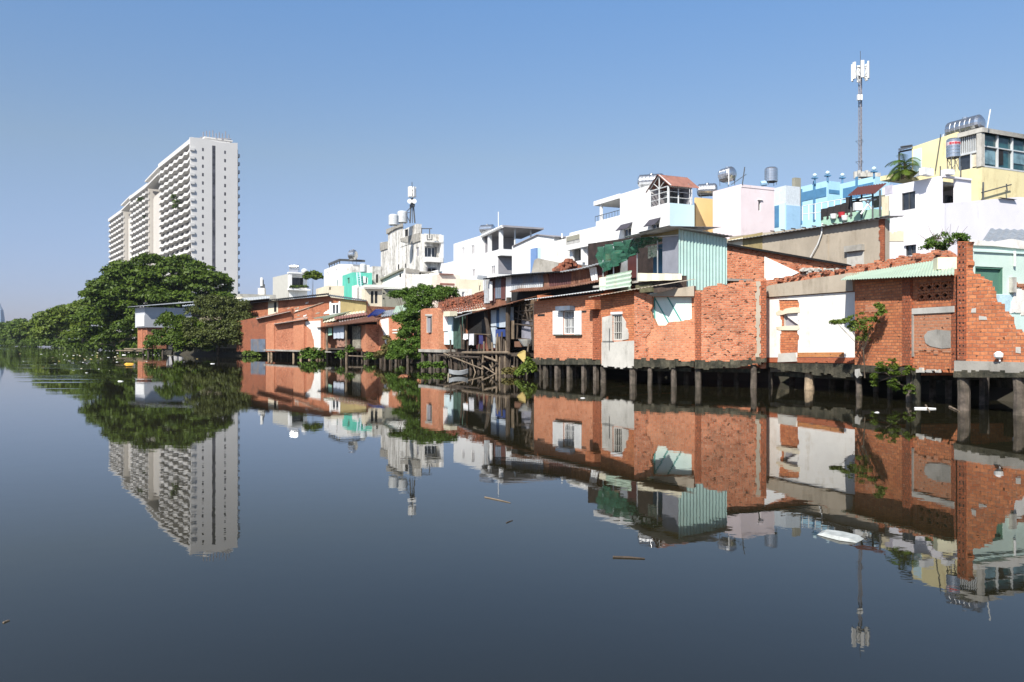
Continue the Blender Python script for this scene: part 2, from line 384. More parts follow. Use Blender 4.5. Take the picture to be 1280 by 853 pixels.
class B:                                                    # a block with a river face and an end face
    def __init__(s, name, label, cat, xL, xC, xR, Y, ytop, mat, vp=177, Lw=(), Rw=(), z0=.6, rmat=None, par=None, Lpoly=None, Rpoly=None, t=.2, roof=True, group=None, wname='wall', WR=6.):
        d = vpd(vp); C = Vector(g(xC, Y)); e = Vector((d.y, -d.x))
        if xL is not None:
            k = (xL-CX)/S; tl = (k*C.y-C.x)/(d.x-k*d.y)
        else: tl = WR
        if xR is not None:
            k = (xR-CX)/S; tr = (k*C.y-C.x)/(e.x-k*e.y)
        else: tr = WR
        s.d, s.e, s.C, s.tl, s.tr = d, e, C, tl, tr
        s.ztop = H+(HY-ytop)/S*Y; s.z0 = z0
        s.L = Pl(C+d*tl, C); s.Rt = Pl(C, C+e*tr)
        ctr = C+d*tl/2+e*tr/2
        s.root = par if par is not None else root(name, label, cat, (ctr.x, ctr.y, z0), group)
        m = MB()
        Lo = [(0,z0),(s.L.L,z0),(s.L.L,s.ztop),(0,s.ztop)] if not Lpoly else poly(s.L, Lpoly, 3)
        m.prism(s.L, Lo, [rect(s.L, h[0]) for h in Lw], -t, 0)
        w1 = m.build(wname, mat, s.root)
        m = MB(); Ro = [(t+.001,z0),(tr,z0),(tr,s.ztop),(t+.001,s.ztop)] if not Rpoly else poly(s.Rt, Rpoly, 4)
        m.prism(s.Rt, Ro, [rect(s.Rt, h[0]) for h in Rw], -t, 0); m.build(wname, rmat or mat, s.root)
        for W, pl in ((Lw, s.L), (Rw, s.Rt)):
            for h in W: window(s.root, pl, h[0], **(h[1] if len(h) > 1 else {}))
        m = MB()
        bk = Pl(C+e*tr, C+e*tr+d*tl); m.obox(bk, .001, bk.L-.001, z0, s.ztop-.02, -t, -.003)
        bl = Pl(C+d*tl+e*tr, C+d*tl); m.obox(bl, t+.002, bl.L-t-.002, z0, s.ztop-.02, -t, -.003); m.build(wname, mat, s.root)
        if roof:
            m = MB(); i = t+.003
            q = [C+d*i+e*i, C+e*(tr-i)+d*i, C+e*(tr-i)+d*(tl-i), C+d*(tl-i)+e*i]
            m.hexa([(p.x,p.y,s.ztop-.5) for p in q]+[(p.x,p.y,s.ztop-.3) for p in q]); m.build('roof', CONC, s.root)
        # parapet coping, proud of the walls
    def top(s, a, b, z=None):                               # a along left dir, b along right dir
        p = s.C+s.d*a+s.e*b; return Vector((p.x, p.y, s.ztop if z is None else z))
    def coping(s, mat, w=.3, h=.12):
        m = MB(); t = w
        for A, Bq in ((s.C+s.d*s.tl, s.C), (s.C, s.C+s.e*s.tr)):
            pl = Pl(A, Bq); m.obox(pl, -.0 if A is s.C else -.06, pl.L+(.06 if Bq is s.C else 0), s.ztop+.002, s.ztop+h, -w, .06)
            if A is s.C: pass
        m.build('coping', mat, s.root)
def bars(pl, segs, w, off=0, dep=None):
    m = MB()
    for (x0,y0,x1,y1) in segs: m.tube(pl.at(x0,y0,off), pl.at(x1,y1,off), w, n=6)
    return m
def htank(label, p, r, L, dirv, stand=.5, name='water_tank', mat=None, group='stainless rooftop water tanks'):
    """horizontal stainless tank with domed ends on a frame; p = centre of the underside of the frame"""
    t = root(name, label, 'water tank', p, group); d = Vector((dirv[0], dirv[1], 0)).normalized(); c = Vector(p)+Vector((0,0,stand+r))
    prof = [(-L/2-r*.35,.01),(-L/2-r*.33,r*.35),(-L/2-r*.22,r*.72),(-L/2,r*.97)]
    n = 6
    for i in range(n):
        a = -L/2+L*i/n; b_ = -L/2+L*(i+1)/n; prof += [(a+.01,r),(b_-L/n*.25,r),(b_-L/n*.15,r*.965),(b_-L/n*.05,r*.965)]
    prof += [(L/2,r*.97),(L/2+r*.22,r*.72),(L/2+r*.33,r*.35),(L/2+r*.35,.01)]
    MB().lathe(c, d, prof, 20).build('tank_body', mat or STEEL, t, smooth=True)
    m = MB(); s_ = Vector((-d.y, d.x, 0))
    for a in (-.38,.38):
        for b_ in (-.75,.75):
            q = c+d*L*a+s_*r*b_; m.tube((q.x,q.y,p[2]), (q.x,q.y,c.z-r*.45), .03, n=6)
        q0, q1 = c+d*L*a-s_*r*.8, c+d*L*a+s_*r*.8; z = c.z-r*.86; m.tube((q0.x,q0.y,z),(q1.x,q1.y,z),.03,n=6)
    for b_ in (-.8,.8):
        q0, q1 = c-d*L*.45+s_*r*b_, c+d*L*.45+s_*r*b_; z = c.z-r*.8; m.tube((q0.x,q0.y,z),(q1.x,q1.y,z),.03,n=6)
    m.build('stand', DGREY, t)
    MB().tube(c+Vector((0,0,r*.9)), c+Vector((0,0,r*1.12)), r*.28, n=12).build('lid', mat or STEEL, t); return t
def vtank(label, p, r, h, mat=None, stand=.4, group='stainless rooftop water tanks'):
    t = root('water_tank', label, 'water tank', p, group); z = p[2]+stand
    prof = [(0,r*.95),(.03,r)]
    for i in range(5):
        a = .05+(h-.1)*i/5; b_ = .05+(h-.1)*(i+1)/5; prof += [(a,r),(b_-.07,r),(b_-.05,r*.97),(b_-.02,r*.97)]
    prof += [(h,r*.98),(h+r*.2,r*.75),(h+r*.3,r*.3),(h+r*.31,.01)]
    MB().lathe((p[0],p[1],z), (0,0,1), prof, 20).build('tank_body', mat or STEEL, t, smooth=True)
    m = MB()
    for k in range(4):
        a = math.pi/4+k*math.pi/2; x, y = p[0]+math.cos(a)*r*.85, p[1]+math.sin(a)*r*.85; m.tube((x,y,p[2]),(x,y,z),.03,n=6)
    for k in range(4):
        a, b_ = math.pi/4+k*math.pi/2, math.pi/4+(k+1)*math.pi/2
        m.tube((p[0]+math.cos(a)*r*.85,p[1]+math.sin(a)*r*.85,z-.03),(p[0]+math.cos(b_)*r*.85,p[1]+math.sin(b_)*r*.85,z-.03),.03,n=6)
        if stand > .6: m.tube((p[0]+math.cos(a)*r*.85,p[1]+math.sin(a)*r*.85,p[2]),(p[0]+math.cos(b_)*r*.85,p[1]+math.sin(b_)*r*.85,z-.03),.02,n=6)
    m.build('stand', DGREY, t); return t
def piles(par, pl, pxs, ytop, off=-.35, r=.1, mat=None, sq=False, lean=.03, zt=None, name='piling', zb=-.9):
    for px in pxs:
        u, z = pl.uv(px, ytop, off); zt_ = z if zt is None else zt
        a = pl.w(u, zb, off); b_ = pl.w(u+rng.uniform(-lean,lean), zt_, off+rng.uniform(-lean,lean)); rr = r*rng.uniform(.85,1.15)
        m = MB()
        if sq: m.obox(pl, u-rr, u+rr, zb, zt_, off-rr, off+rr)
        else: m.tube(a, b_, rr*1.05, rr*.95, n=9, seg=4, wob=.012)
        m.build(name, mat or PILE, par, smooth=not sq)
def body(par, pl, u0, u1, z0, z1, depth, mat, t=.2, floor=True):
    """side, back walls and floor behind a river front"""
    m = MB(); e = .003
    Rr = pl.perp(u1, depth); m.obox(Rr, .23, depth, z0, z1, -t, -e)
    A = pl.A+pl.d*u0-pl.n*depth; B_ = pl.A+pl.d*u0; Lp = Pl(A, B_); m.obox(Lp, 0, depth-.23, z0, z1, -t, -e)
    bk = Pl(pl.A+pl.d*(u1-t-.01)-pl.n*depth, pl.A+pl.d*(u0+t+.01)-pl.n*depth); m.obox(bk, 0, bk.L, z0, z1, -t, -e)
    m.build('side_wall', mat, par)
    if floor:
        m = MB(); m.obox(pl, u0+t+.01, u1-t-.01, z0-.16, z0-.01, -depth+t, -.24); m.build('floor', MOSS, par)

# ---------------------------------------------------------------- plants
def leaves_mesh(name, mat, par, clumps, n, size, seed=1, flat=.7, up=.55, loc=None, aspect=1.5):
    """clumps: (centre, radius xyz); leaf-sized quads through each clump's shell"""
    r = np.random.default_rng(seed)
    W = np.array([c[1][0]*c[1][1]+c[1][0]*c[1][2] for c in clumps]); W = W/W.sum()
    idx = r.choice(len(clumps), n, p=W)
    C = np.array([tuple(c[0]) for c in clumps])[idx]; RR = np.array([tuple(c[1]) for c in clumps])[idx]
    d = r.normal(size=(n,3)); d /= np.linalg.norm(d, axis=1)[:,None]; d[:,2] = np.where(d[:,2] < -.35, -d[:,2], d[:,2])
    rad = (r.uniform(.25,1.08,(n,1)))**.6
    Pn = C+d*RR*rad
    nr = d*.6+r.normal(size=(n,3))*.55+np.array([0,0,up]); nr /= np.linalg.norm(nr, axis=1)[:,None]
    t = np.cross(nr, r.normal(size=(n,3))); t /= np.linalg.norm(t, axis=1)[:,None]; b = np.cross(nr, t)
    sz = size*r.uniform(.55,1.35,(n,1)); t *= sz*aspect*.5; b *= sz*.5
    V = np.stack([Pn-t, Pn-b*.8, Pn+t, Pn+b*.8], 1).reshape(-1,3)
    base = np.array(ABS[par.name]) if par is not None else np.array(loc)
    me = bpy.data.meshes.new(name); me.vertices.add(4*n); me.vertices.foreach_set('co', (V-base).astype(np.float32).ravel())
    me.loops.add(4*n); me.loops.foreach_set('vertex_index', np.arange(4*n, dtype=np.int32))
    me.polygons.add(n); me.polygons.foreach_set('loop_start', np.arange(0,4*n,4, dtype=np.int32)); me.update(calc_edges=True); me.materials.append(mat)
    o = bpy.data.objects.new(name, me); col.objects.link(o)
    if par is not None: o.parent = par
    else: o.location = tuple(base)
    ABS[o.name] = Vector(base); return o
def clumps_on(lobes, per, rc, seed, low=-.3, flat=.6):
    r = random.Random(seed); out = []
    for c, R_ in lobes:
        for _ in range(per):
            while True:
                v = Vector((r.gauss(0,1), r.gauss(0,1), r.gauss(0,1))).normalized()
                if v.z > low: break
            k = r.uniform(.72,1.0); s = rc*r.uniform(.6,1.3)
            out.append((Vector((c[0]+v.x*R_[0]*k, c[1]+v.y*R_[1]*k, c[2]+v.z*R_[2]*k)), (s, s, s*flat)))
    return out
def tree(name, label, cat, base, lobes, per, rc, nleaf, size, mat, seed=1, trunk_r=.3, flat=.6, low=-.3, group=None, extra=()):
    t = root(name, label, cat, base, group); cl = clumps_on(lobes, per, rc, seed, low, flat)+list(extra)
    r = random.Random(seed); m = MB(); b = Vector(base); top = sum((Vector(l[0]) for l in lobes), Vector())/len(lobes)
    fork = b.lerp(Vector((top.x,top.y,top.z)), .35); m.tube(b-Vector((0,0,.4)), fork, trunk_r, trunk_r*.75, 10, seg=4, wob=trunk_r*.15)
    for l in lobes:
        e = Vector(l[0]); mid = fork.lerp(e, .5)+Vector((r.uniform(-.3,.3),r.uniform(-.3,.3),.1))*trunk_r*3
        m.tube(fork, mid, trunk_r*.5, trunk_r*.33, 7, seg=2); m.tube(mid, e, trunk_r*.33, trunk_r*.12, 6, seg=2)
        for _ in range(3):
            q = e+Vector((r.uniform(-.7,.7)*l[1][0], r.uniform(-.7,.7)*l[1][1], r.uniform(-.2,.7)*l[1][2])); m.tube(mid, q, trunk_r*.16, trunk_r*.05, 5)
    m.build('trunk', BARK, t); leaves_mesh('crown', mat, t, cl, nleaf, size, seed); return t
# ================================================================ SETTING
def water_mat():
    m, nt, b = nt_new('river water'); p = posn(nt)
    n = noise(nt, stretch(nt, p, (.12,.05,1)), 1., 3)
    nt.links.new(mix(nt, ramp(nt, n, .35, .65), (.013,.012,.006), (.018,.016,.008)), b.inputs['Base Color'])
    b.inputs['Roughness'].default_value = .012; b.inputs['IOR'].default_value = 1.33
    w1 = noise(nt, stretch(nt, p, (.55,.8,1)), 1.0, 3, .5); w2 = noise(nt, stretch(nt, p, (3.2,4.0,1)), 1.0, 3, .5)
    patch = ramp(nt, noise(nt, stretch(nt, p, (.020,.035,1)), 1., 3), .50, .68, .5, 2.6)
    sp = nd(nt,'ShaderNodeSeparateXYZ',{0:p})
    rt = nd(nt,'ShaderNodeMath',{0:sp.outputs[0],1:sp.outputs[1]},operation='DIVIDE').outputs[0]
    wind = nd(nt,'ShaderNodeMath',{0:ramp(nt,rt,-.50,-.58),1:ramp(nt,sp.outputs[1],120,200)},operation='MULTIPLY').outputs[0]
    wind2 = nd(nt,'ShaderNodeMath',{0:ramp(nt,nd(nt,'ShaderNodeMath',{0:rt,1:.53},operation='ADD').outputs[0],-.10,-.02),1:ramp(nt,nd(nt,'ShaderNodeMath',{0:rt,1:.53},operation='ADD').outputs[0],.09,.0)},operation='MULTIPLY').outputs[0]
    w3 = ramp(nt, noise(nt, stretch(nt, p, (.05,.35,1)), 1., 2), .52, .62)
    wind2 = nd(nt,'ShaderNodeMath',{0:nd(nt,'ShaderNodeMath',{0:wind2,1:w3},operation='MULTIPLY').outputs[0],1:ramp(nt,sp.outputs[1],26,36)},operation='MULTIPLY').outputs[0]
    patch = nd(nt,'ShaderNodeMath',{0:patch,1:nd(nt,'ShaderNodeMath',{0:wind,1:14.},operation='MULTIPLY').outputs[0]},operation='ADD').outputs[0]
    patch = nd(nt,'ShaderNodeMath',{0:patch,1:nd(nt,'ShaderNodeMath',{0:wind2,1:9.},operation='MULTIPLY').outputs[0]},operation='ADD').outputs[0]
    a = nd(nt,'ShaderNodeMath',{0:w1,1:.0019},operation='MULTIPLY').outputs[0]; c = nd(nt,'ShaderNodeMath',{0:w2,1:.0010},operation='MULTIPLY').outputs[0]
    s = nd(nt,'ShaderNodeMath',{0:a,1:c},operation='ADD').outputs[0]; s = nd(nt,'ShaderNodeMath',{0:s,1:patch},operation='MULTIPLY').outputs[0]
    bm = nd(nt,'ShaderNodeBump',{'Height':s,'Strength':1.,'Distance':1.}); nt.links.new(bm.outputs[0], b.inputs['Normal'])
    return m
m = MB(); m.face([(-6000,-300,0),(6000,-300,0),(6000,6000,0),(-6000,6000,0)]); struct(m.build('river_water', water_mat(), None, (0,0,0)))
BANK = [(30,-60),(23,5),(16.5,18),(15,26),(12.5,35),(9,38),(6,43),(2,49),(-3,57),(-10,73),(-22,88),(-44,107),(-92,192),(-165,305),(-240,418),(-500,450),(-3000,400)]
gpoly = BANK+[(-3000,5000),(5000,5000),(5000,-60)]
tr = tessellate_polygon([[Vector((x,y,0)) for x,y in gpoly]]); m = MB()
for t in tr:
    T = [gpoly[i] for i in t]
    if (T[1][0]-T[0][0])*(T[2][1]-T[0][1])-(T[2][0]-T[0][0])*(T[1][1]-T[0][1]) < 0: T = T[::-1]
    m.face([(x,y,.35) for x,y in T])
for (a,b) in zip(BANK, BANK[1:]):
    d = (Vector(b)-Vector(a)).normalized(); n = Vector((-d.y, d.x))*-1; n = -n if False else n
    # slope towards the water (left of the travel direction)
    l = Vector((-d.y, d.x))*1.6
    m.face([(a[0],a[1],.35),(b[0],b[1],.35),(b[0]+l.x,b[1]+l.y,-.6),(a[0]+l.x,a[1]+l.y,-.6)])
GROUND = plain('mud and soil', (.035,.030,.02), .95, .3, .4, stain=.4, sc=(.022,.028,.012))
struct(m.build('ground', GROUND, None, (0,0,0)))
blk = root('light_block_wall', 'added dark wall behind the posts of the river houses, blocking light below their floors', 'wall', (9,38,0))  # added blocker that closes the bright gap under the river house floors
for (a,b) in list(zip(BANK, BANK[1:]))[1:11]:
    m = MB(); A, Bv = Vector(b), Vector(a); q = Pl(A, Bv); m.obox(q, 0, q.L, -.6, 1.15 if a[0] > -22 else .9, -.25, -.02); m.build('wall_panel', MOSS, blk)
# sky, sun, camera
w = bpy.data.worlds.new('World'); scn.world = w; w.use_nodes = True; nt = w.node_tree; bg = nt.nodes['Background']
sky = nt.nodes.new('ShaderNodeTexSky'); sky.sky_type = 'NISHITA'; sky.sun_disc = False
SD = Vector((-.43,-.85,0)).normalized()*math.cos(R(43))+Vector((0,0,math.sin(R(43))))
sky.sun_elevation = R(43); sky.sun_rotation = math.atan2(SD.x, SD.y)
sky.air_density = 1.0; sky.dust_density = .6; sky.ozone_density = 3.0; sky.altitude = 0
gn = nt.nodes.new('ShaderNodeTexCoord'); sx = nt.nodes.new('ShaderNodeSeparateXYZ'); nt.links.new(gn.outputs['Generated'], sx.inputs[0])
cr = nt.nodes.new('ShaderNodeValToRGB'); nt.links.new(sx.outputs[2], cr.inputs[0]); E = cr.color_ramp.elements
for pos_, c_ in ((0,(.64,.62,.92)),(.056,(.70,.68,.93)),(.22,(1.07,.98,.92)),(.39,(1.02,1.2,1.30)),(.52,(.90,1.0,1.02)),(1,(.62,.68,.72))):
    el = E[0] if pos_ == 0 else (E[len(E)-1] if pos_ == 1 else E.new(pos_)); el.position = pos_; el.color = tuple(k/1.4 for k in c_)+(1,)
mxs = nt.nodes.new('ShaderNodeMix'); mxs.data_type = 'RGBA'; mxs.blend_type = 'MULTIPLY'; mxs.inputs[0].default_value = 1.
nt.links.new(sky.outputs[0], mxs.inputs[6]); nt.links.new(cr.outputs[0], mxs.inputs[7]); nt.links.new(mxs.outputs[2], bg.inputs[0]); bg.inputs[1].default_value = .085*1.4
sl = bpy.data.lights.new('sun', 'SUN'); sl.energy = 4.6; sl.angle = R(.5); sl.color = (1, .95, .87)
so = bpy.data.objects.new('sun', sl); col.objects.link(so); so.rotation_euler = SD.to_track_quat('Z', 'Y').to_euler()
cd = bpy.data.cameras.new('camera'); cam = bpy.data.objects.new('camera', cd); col.objects.link(cam); scn.camera = cam
cam.location = (0,0,H); cam.rotation_euler = (R(90),0,0); cd.sensor_width = 36; cd.lens = 36*S/1280; cd.clip_end = 8000; cd.clip_start = .1
scn.view_settings.view_transform = 'Standard'; scn.view_settings.look = 'None'; scn.view_settings.exposure = .65; scn.view_settings.gamma = 1
scn.cycles.max_bounces = 6; scn.cycles.diffuse_bounces = 3; scn.cycles.glossy_bounces = 4; scn.cycles.transparent_max_bounces = 8

# ================================================================ FRONT ROW (right to left)
# --- broken brick house at the far right
pl = pp((1197,20.9),(1290,19.1))
h = root('brick_house', 'half demolished brick house at the right edge, stepping down before turquoise rooms', 'house', (pl.A.x,pl.A.y,.8))
wall(h, pl, [(1197,302),(1211,302,1),(1211,343,1),(1231,351,1),(1240,378,1),(1258,396,1),(1263,412,1),(1275,419,1),(1295,425),(1345,430),(1345,458),(1197,452)], BRF, name='wall', seed=2, step=.13)
boxp(h, pl, 1196, 451, 1345, 471, -.3, .10, CONC, 'floor_beam')
slab(h, pl, [(1197.5,303),(1208,303),(1208,450),(1197.5,450)], BRE, -.1, .025, 'brick_column')
m = MB()
for k in range(30):
    y = 308+k*4.75
    if k % 2: continue
    for x in (1199.5,1204): m.oboxp(pl, x, y, x+1.9, y+2.1, -.0, .028)
m.build('brick_holes', DARK, h)
slab(h, pl, [(1196,464,1),(1345,465,1),(1345,472),(1196,472)], MOSS, -.25, .13, 'moss_edge', 3, .12, .05)
for q in ([(1215,386),(1220,385),(1220,391),(1214,391)], [(1224,395),(1233,396),(1234,400),(1224,400)], [(1270,434),(1276,434),(1276,442),(1270,441)]):
    slab(h, pl, q, CONL, -.02, .012, 'mortar_patch')
body(h, pl, -.02, 9, 1.05, 1.3, 4.5, MOSS)
tp = Pl(Vector(g(1210,22.6)), Vector(g(1210,22.6))+Vector((.93,.36))*7)
wall(h, tp, [(1210,302),(1300,307),(1400,311),(1400,452),(1210,448)], TURQ, holes=[(1219,333,1254,368)], name='inner_wall', o0=-.25)
window(h, tp, (1219,333,1254,368), GREENW, GREENW, 1, 1, dep=.06, name='window')
slab(h, tp, [(1213,300),(1240,303),(1262,299),(1280,302),(1300,300),(1400,309),(1400,313),(1280,312),(1240,308),(1213,307)], WHITER, -.02, .06, 'plaster_edge', 5, .2, .08)
slab(h, tp, [(1213,312.2),(1400,321),(1400,324),(1213,314.6)], TURQL, -.02, .05, 'trim')
slab(h, tp, [(1213,314.7),(1216,314.7),(1216,448),(1213,448)], TURQL, -.02, .035, 'trim')
slab(h, tp, [(1236,368.5),(1400,371),(1400,398),(1236,390)], plain('blue tile dado', (.50,.68,.74), .4, .15, 6), -.02, .02, 'dado')
slab(h, tp, [(1265,362,1),(1300,358),(1340,372),(1340,404,1),(1262,392,1)], WHITER, -.02, .045, 'plaster_patch', 3, .2, .1)
slab(h, tp, [(1262,393),(1340,397),(1340,430),(1264,424)], TURQL, -.02, .03, 'plaster_patch')
slab(h, tp, [(1266,353,1),(1290,364,1),(1290,369,1),(1266,357,1)], BRR, -.02, .055, 'brick_patch', 3)
MB().tube(tp.at(1268.5,314,.06), tp.at(1268.5,333,.06), .035).build('pipe', PVC, h)
boxp(h, tp, 1261, 347, 1266, 366, .001, .12, CONL, 'junction_box')
t = MB().tube(pl.at(1250,452,.13), pl.at(1248,443,.15), .02, n=6); t.lathe(pl.at(1248.3,444,.15), (0,0,1), [(-.09,.05),(-.05,.10),(.03,.11),(.09,.04)], 10)
tag(t.build('lamp_bulb', PVC, None), 'small white plastic bulb standing on the concrete beam of the right hand brick wall', 'lamp')
piles(h, pl, [1204,1275,1338], 470, -.05, .15, PILE)
piles(h, pl, [1230,1300], 470, -2.2, .15, PILE)
hb = pl.shift(-4.8)
m = MB(); m.sheet(P3(1228,301,27), P3(1400,308,25), P3(1400,292,30), P3(1238,286,32), .25, .03); m.build('rear_roof', GALV, h)
B('low_house', 'low white rendered building under a grey roof behind the turquoise room at the right', 'house', 1225, 1262, 1420, 33, 300, WHITE)

# --- brick house with vent blocks under the light green roof
pl = pp((1067.5,26.3),(1199,21.6))
h = root('brick_house', 'brick house under pale green corrugated roof, with vent blocks and bricked up doorway', 'house', (pl.A.x,pl.A.y,.7))
wall(h, pl, [(1068.5,347.5),(1199,343.5),(1199,464,1),(1141,462),(1140,458),(1068.5,458)], BR, holes=[(1146,355,1195,374)], name='wall', seed=4)
body(h, pl, 0, pl.L-2.6, .75, 3.7, 4.0, BR)
boxp(h, pl, 1068, 456, 1140, 469, -.3, .08, MOSS, 'floor_beam')
slab(h, pl, [(1131,350),(1141,350),(1141,457),(1131,457)], BRE, -.05, .09, 'brick_pilaster')
slab(h, pl, [(1189.5,345),(1198,345),(1198,462),(1190,462)], BRE, -.05, .02, 'brick_column')
boxp(h, pl, 1141.5, 386, 1194, 390.5, -.05, .05, CONL, 'lintel')
slab(h, pl, [(1143,391),(1189,391),(1189,441,1),(1143,441)], BRL, -.05, .016, 'bricked_doorway', 3)
slab(h, pl, [(1156,420),(1161,414),(1172,412),(1189,414),(1189,435),(1178,436),(1164,433),(1158,429)], CONC, -.02, .03, 'cement_patch')
slab(h, pl, [(1082,381,1),(1098,381,1),(1098,390,1),(1082,390,1)], BRL, -.02, .015, 'brick_patch', 4)
slab(h, pl, [(1141,391),(1143,391),(1143,446),(1141,446)], CONC, -.02, .04, 'door_jamb')
# vent blocks
(u0,z0),_,(u1,z1),_ = rect(pl, (1146,355,1195,374)); nc, nr = 5, 2; m = MB(); cw, ch = (u1-u0)/nc, (z1-z0)/nr
for i in range(nc):
    for j in range(nr):
        a, b_ = u0+cw*i, z0+ch*j; e = .025; o0, o1 = -.12, -.02; q = .002
        m.obox(pl,a+q,a+e,b_+q,b_+ch-q,o0,o1); m.obox(pl,a+cw-e,a+cw-q,b_+q,b_+ch-q,o0,o1); m.obox(pl,a+e,a+cw-e,b_+q,b_+e,o0,o1); m.obox(pl,a+e,a+cw-e,b_+ch-e,b_+ch-q,o0,o1)
        cx_, cz_ = a+cw/2, b_+ch/2; k = .3
        for s1, s2 in ((1,1),(1,-1),(-1,1),(-1,-1)):
            m.prism(pl, [(cx_+s1*(cw/2-e*.5),cz_+s2*.02),(cx_+s1*(cw/2-e*.5),cz_-s2*.02),(cx_-s1*.02+s1*.02,cz_+s2*(ch/2-e)-s2*.03),(cx_+s1*.02,cz_+s2*(ch/2-e*.5))], [], o0+.02, o1-.01)
m.build('vent_blocks', BRF, h)
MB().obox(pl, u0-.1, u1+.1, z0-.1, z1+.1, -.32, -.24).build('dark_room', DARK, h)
a, b_ = pl.at(1066,348,.45), pl.at(1200,342.5,.45); c, d = pl.shift(-3).at(1196,321), pl.shift(-3).at(1060,343)
a = pl.w(-.12, a.z, .42); b_ = pl.w(pl.L+.33, b_.z, .42); d = P3(1063,342.5,28.6); c = P3(1194,321.5,24.6)
MB().sheet(a, b_, c, d, .13, .018).build('roof', MINTP, h)
m = MB(); m.box(tuple(P3(1181,330,22.9)), (.5,.4,.34), -.2); m.build('roof_block', CREAMS, h)
slab(h, pl, [(1072,462),(1078,461),(1078,470),(1075,473),(1072,469)], CONL, -.02, .1, 'mortar_patch')
slab(h, pl, [(1147,462,1),(1176,462,1),(1176,466,1),(1147,466,1)], CONL, -.02, .06, 'mortar_patch', 8)
piles(h, pl, [1074,1137], 468, -.1, .10, PILE); piles(h, pl, [1144], 464, -.12, .13, MOSS)
piles(h, pl, [1095,1112,1165,1185], 466, -2.0, .10, PILE)
# rubble topped party wall behind that roof
rp = pp((955,33),(1196,25.5))
h = root('brick_wall', 'long low brick wall with rubble top behind the white wall and pale green roof', 'wall', (rp.A.x,rp.A.y,2.8))
wall(h, rp, [(955,351,1),(1000,345,1),(1062,334,1),(1110,324,1),(1160,316,1),(1182,313),(1190,318),(1196,330),(1196,372),(955,372)], BRR, name='wall', seed=9, step=.13, amp=.10)
m = MB()
for k in range(60):
    x = rng.uniform(958,1182); yt = 351+(x-955)*(313-351)/(1182-955); u, z = rp.uv(x, yt+rng.uniform(0,4), .02); p = rp.w(u, z-.03, rng.uniform(-.15,.08))
    m.box(tuple(p), (.17,.08,.06), rng.uniform(0,3.1))
m.build('loose_bricks', TERRA, h)

# --- white plastered wall
pl = pp((957,31.2),(1070,27.4))
h = root('plastered_house', 'house with white plastered river wall, a bare brick strip and orange tile skirting', 'house', (pl.A.x,pl.A.y,.7))
strip = [(974,375),(998,375),(1000,380,1),(999,389,1),(999,409,1),(998,441),(976,443,1),(977,410,1),(975,390)]
wall(h, pl, [(958,372),(1069,364),(1069,455),(958,455)], BR, holes=[(978,392,998,408)], name='brick_wall')
body(h, pl, 0, pl.L, .60, 3.9, 4.0, CONC)
wall(h, pl, [(957.3,373),(1069.7,365),(1069.7,447),(957.3,447)], WHITER, holes=[strip], o0=.002, o1=.035, name='plaster', seed=3, step=.1, amp=.07)
for q in ([(971,391),(975,388),(979,389),(983,386),(994,384),(1001,385),(1001,391),(985,392),(978,394),(972,394)], [(971,409),(978,408),(1000,407),(1001,411),(998,413),(976,413),(972,412)]):
    slab(h, pl, q, CREAM, .001, .05, 'mortar_rim', 2)
window(h, pl, (978,392,998,408), CONL, GREYW, 1, 1, .03, .12, name='opening')
slab(h, pl, [(980,392),(998,392),(998,407),(992,403),(984,397)], WHITER, -.09, -.05, 'plaster_flap')
slab(h, pl, [(998,441),(1056,440.5),(1056,446.4),(998,446.6)], TILEO, -.01, .055, 'skirting_tiles')
slab(h, pl, [(958,447.3),(1069,447.3),(1069,454),(958,453)], TILER, -.01, .05, 'skirting_tiles')
slab(h, pl, [(975,442),(996,441),(998,452),(974,453)], CONL, -.01, .09, 'cement_patch')
slab(h, pl, [(957,361),(964,357),(1066,341.5),(1068,341.5),(1069.5,364),(957,372)], CONT, -.3, .12, 'top_beam')
slab(h, pl, [(958,454),(1069,455),(1069,472,1),(1000,465,1),(958,460)], MOSS, -.3, .10, 'floor_beam', 7)
piles(h, pl, [1012], 462, -.2, .19, PILEP); piles(h, pl, [963], 462, -.3, .09); piles(h, pl, [990,1040,1058], 464, -1.8, .11)
MB().lathe(pl.at(1035,472,-.9), (.1,0,1), [(-.02,.02),(.05,.12),(.15,.28),(.24,.40),(.27,.36)], 10).build('hanging_sack', PILEP, h)
# --- rough brick house
pl = pp((868.5,31.0),(958,30.3))
h = root('brick_house', 'windowless house front of rough red brick with a crumbling pilaster on its right', 'house', (pl.A.x,pl.A.y,.7))
wall(h, pl, [(868.5,364,1),(885,358,1),(912,354,1),(945,349),(958,348),(958,452,1),(868.5,455)], BRR, name='wall', seed=6)
body(h, pl, 0, pl.L, .75, 3.7, 4, BRR)
slab(h, pl, [(945,352,1),(950,352,1),(950,448,1),(945,448,1)], CONT, -.03, .03, 'mortar_seam', 6, .12, .06)
slab(h, pl, [(869,366,1),(876,366),(876,450),(869,450)], BRE, -.05, .05, 'brick_pilaster', 6)
slab(h, pl, [(951,352,1),(957.5,351),(957.5,450),(951,450)], BRE, -.05, .04, 'brick_pilaster', 8)
slab(h, pl, [(868.5,450,1),(905,452,1),(958,447),(958,453,1),(920,460,1),(868.5,461)], MOSS, -.3, .09, 'floor_beam', 5)
piles(h, pl, [873,942], 456, -.15, .12, PILE); piles(h, pl, [900,920], 456, -2.2, .11)
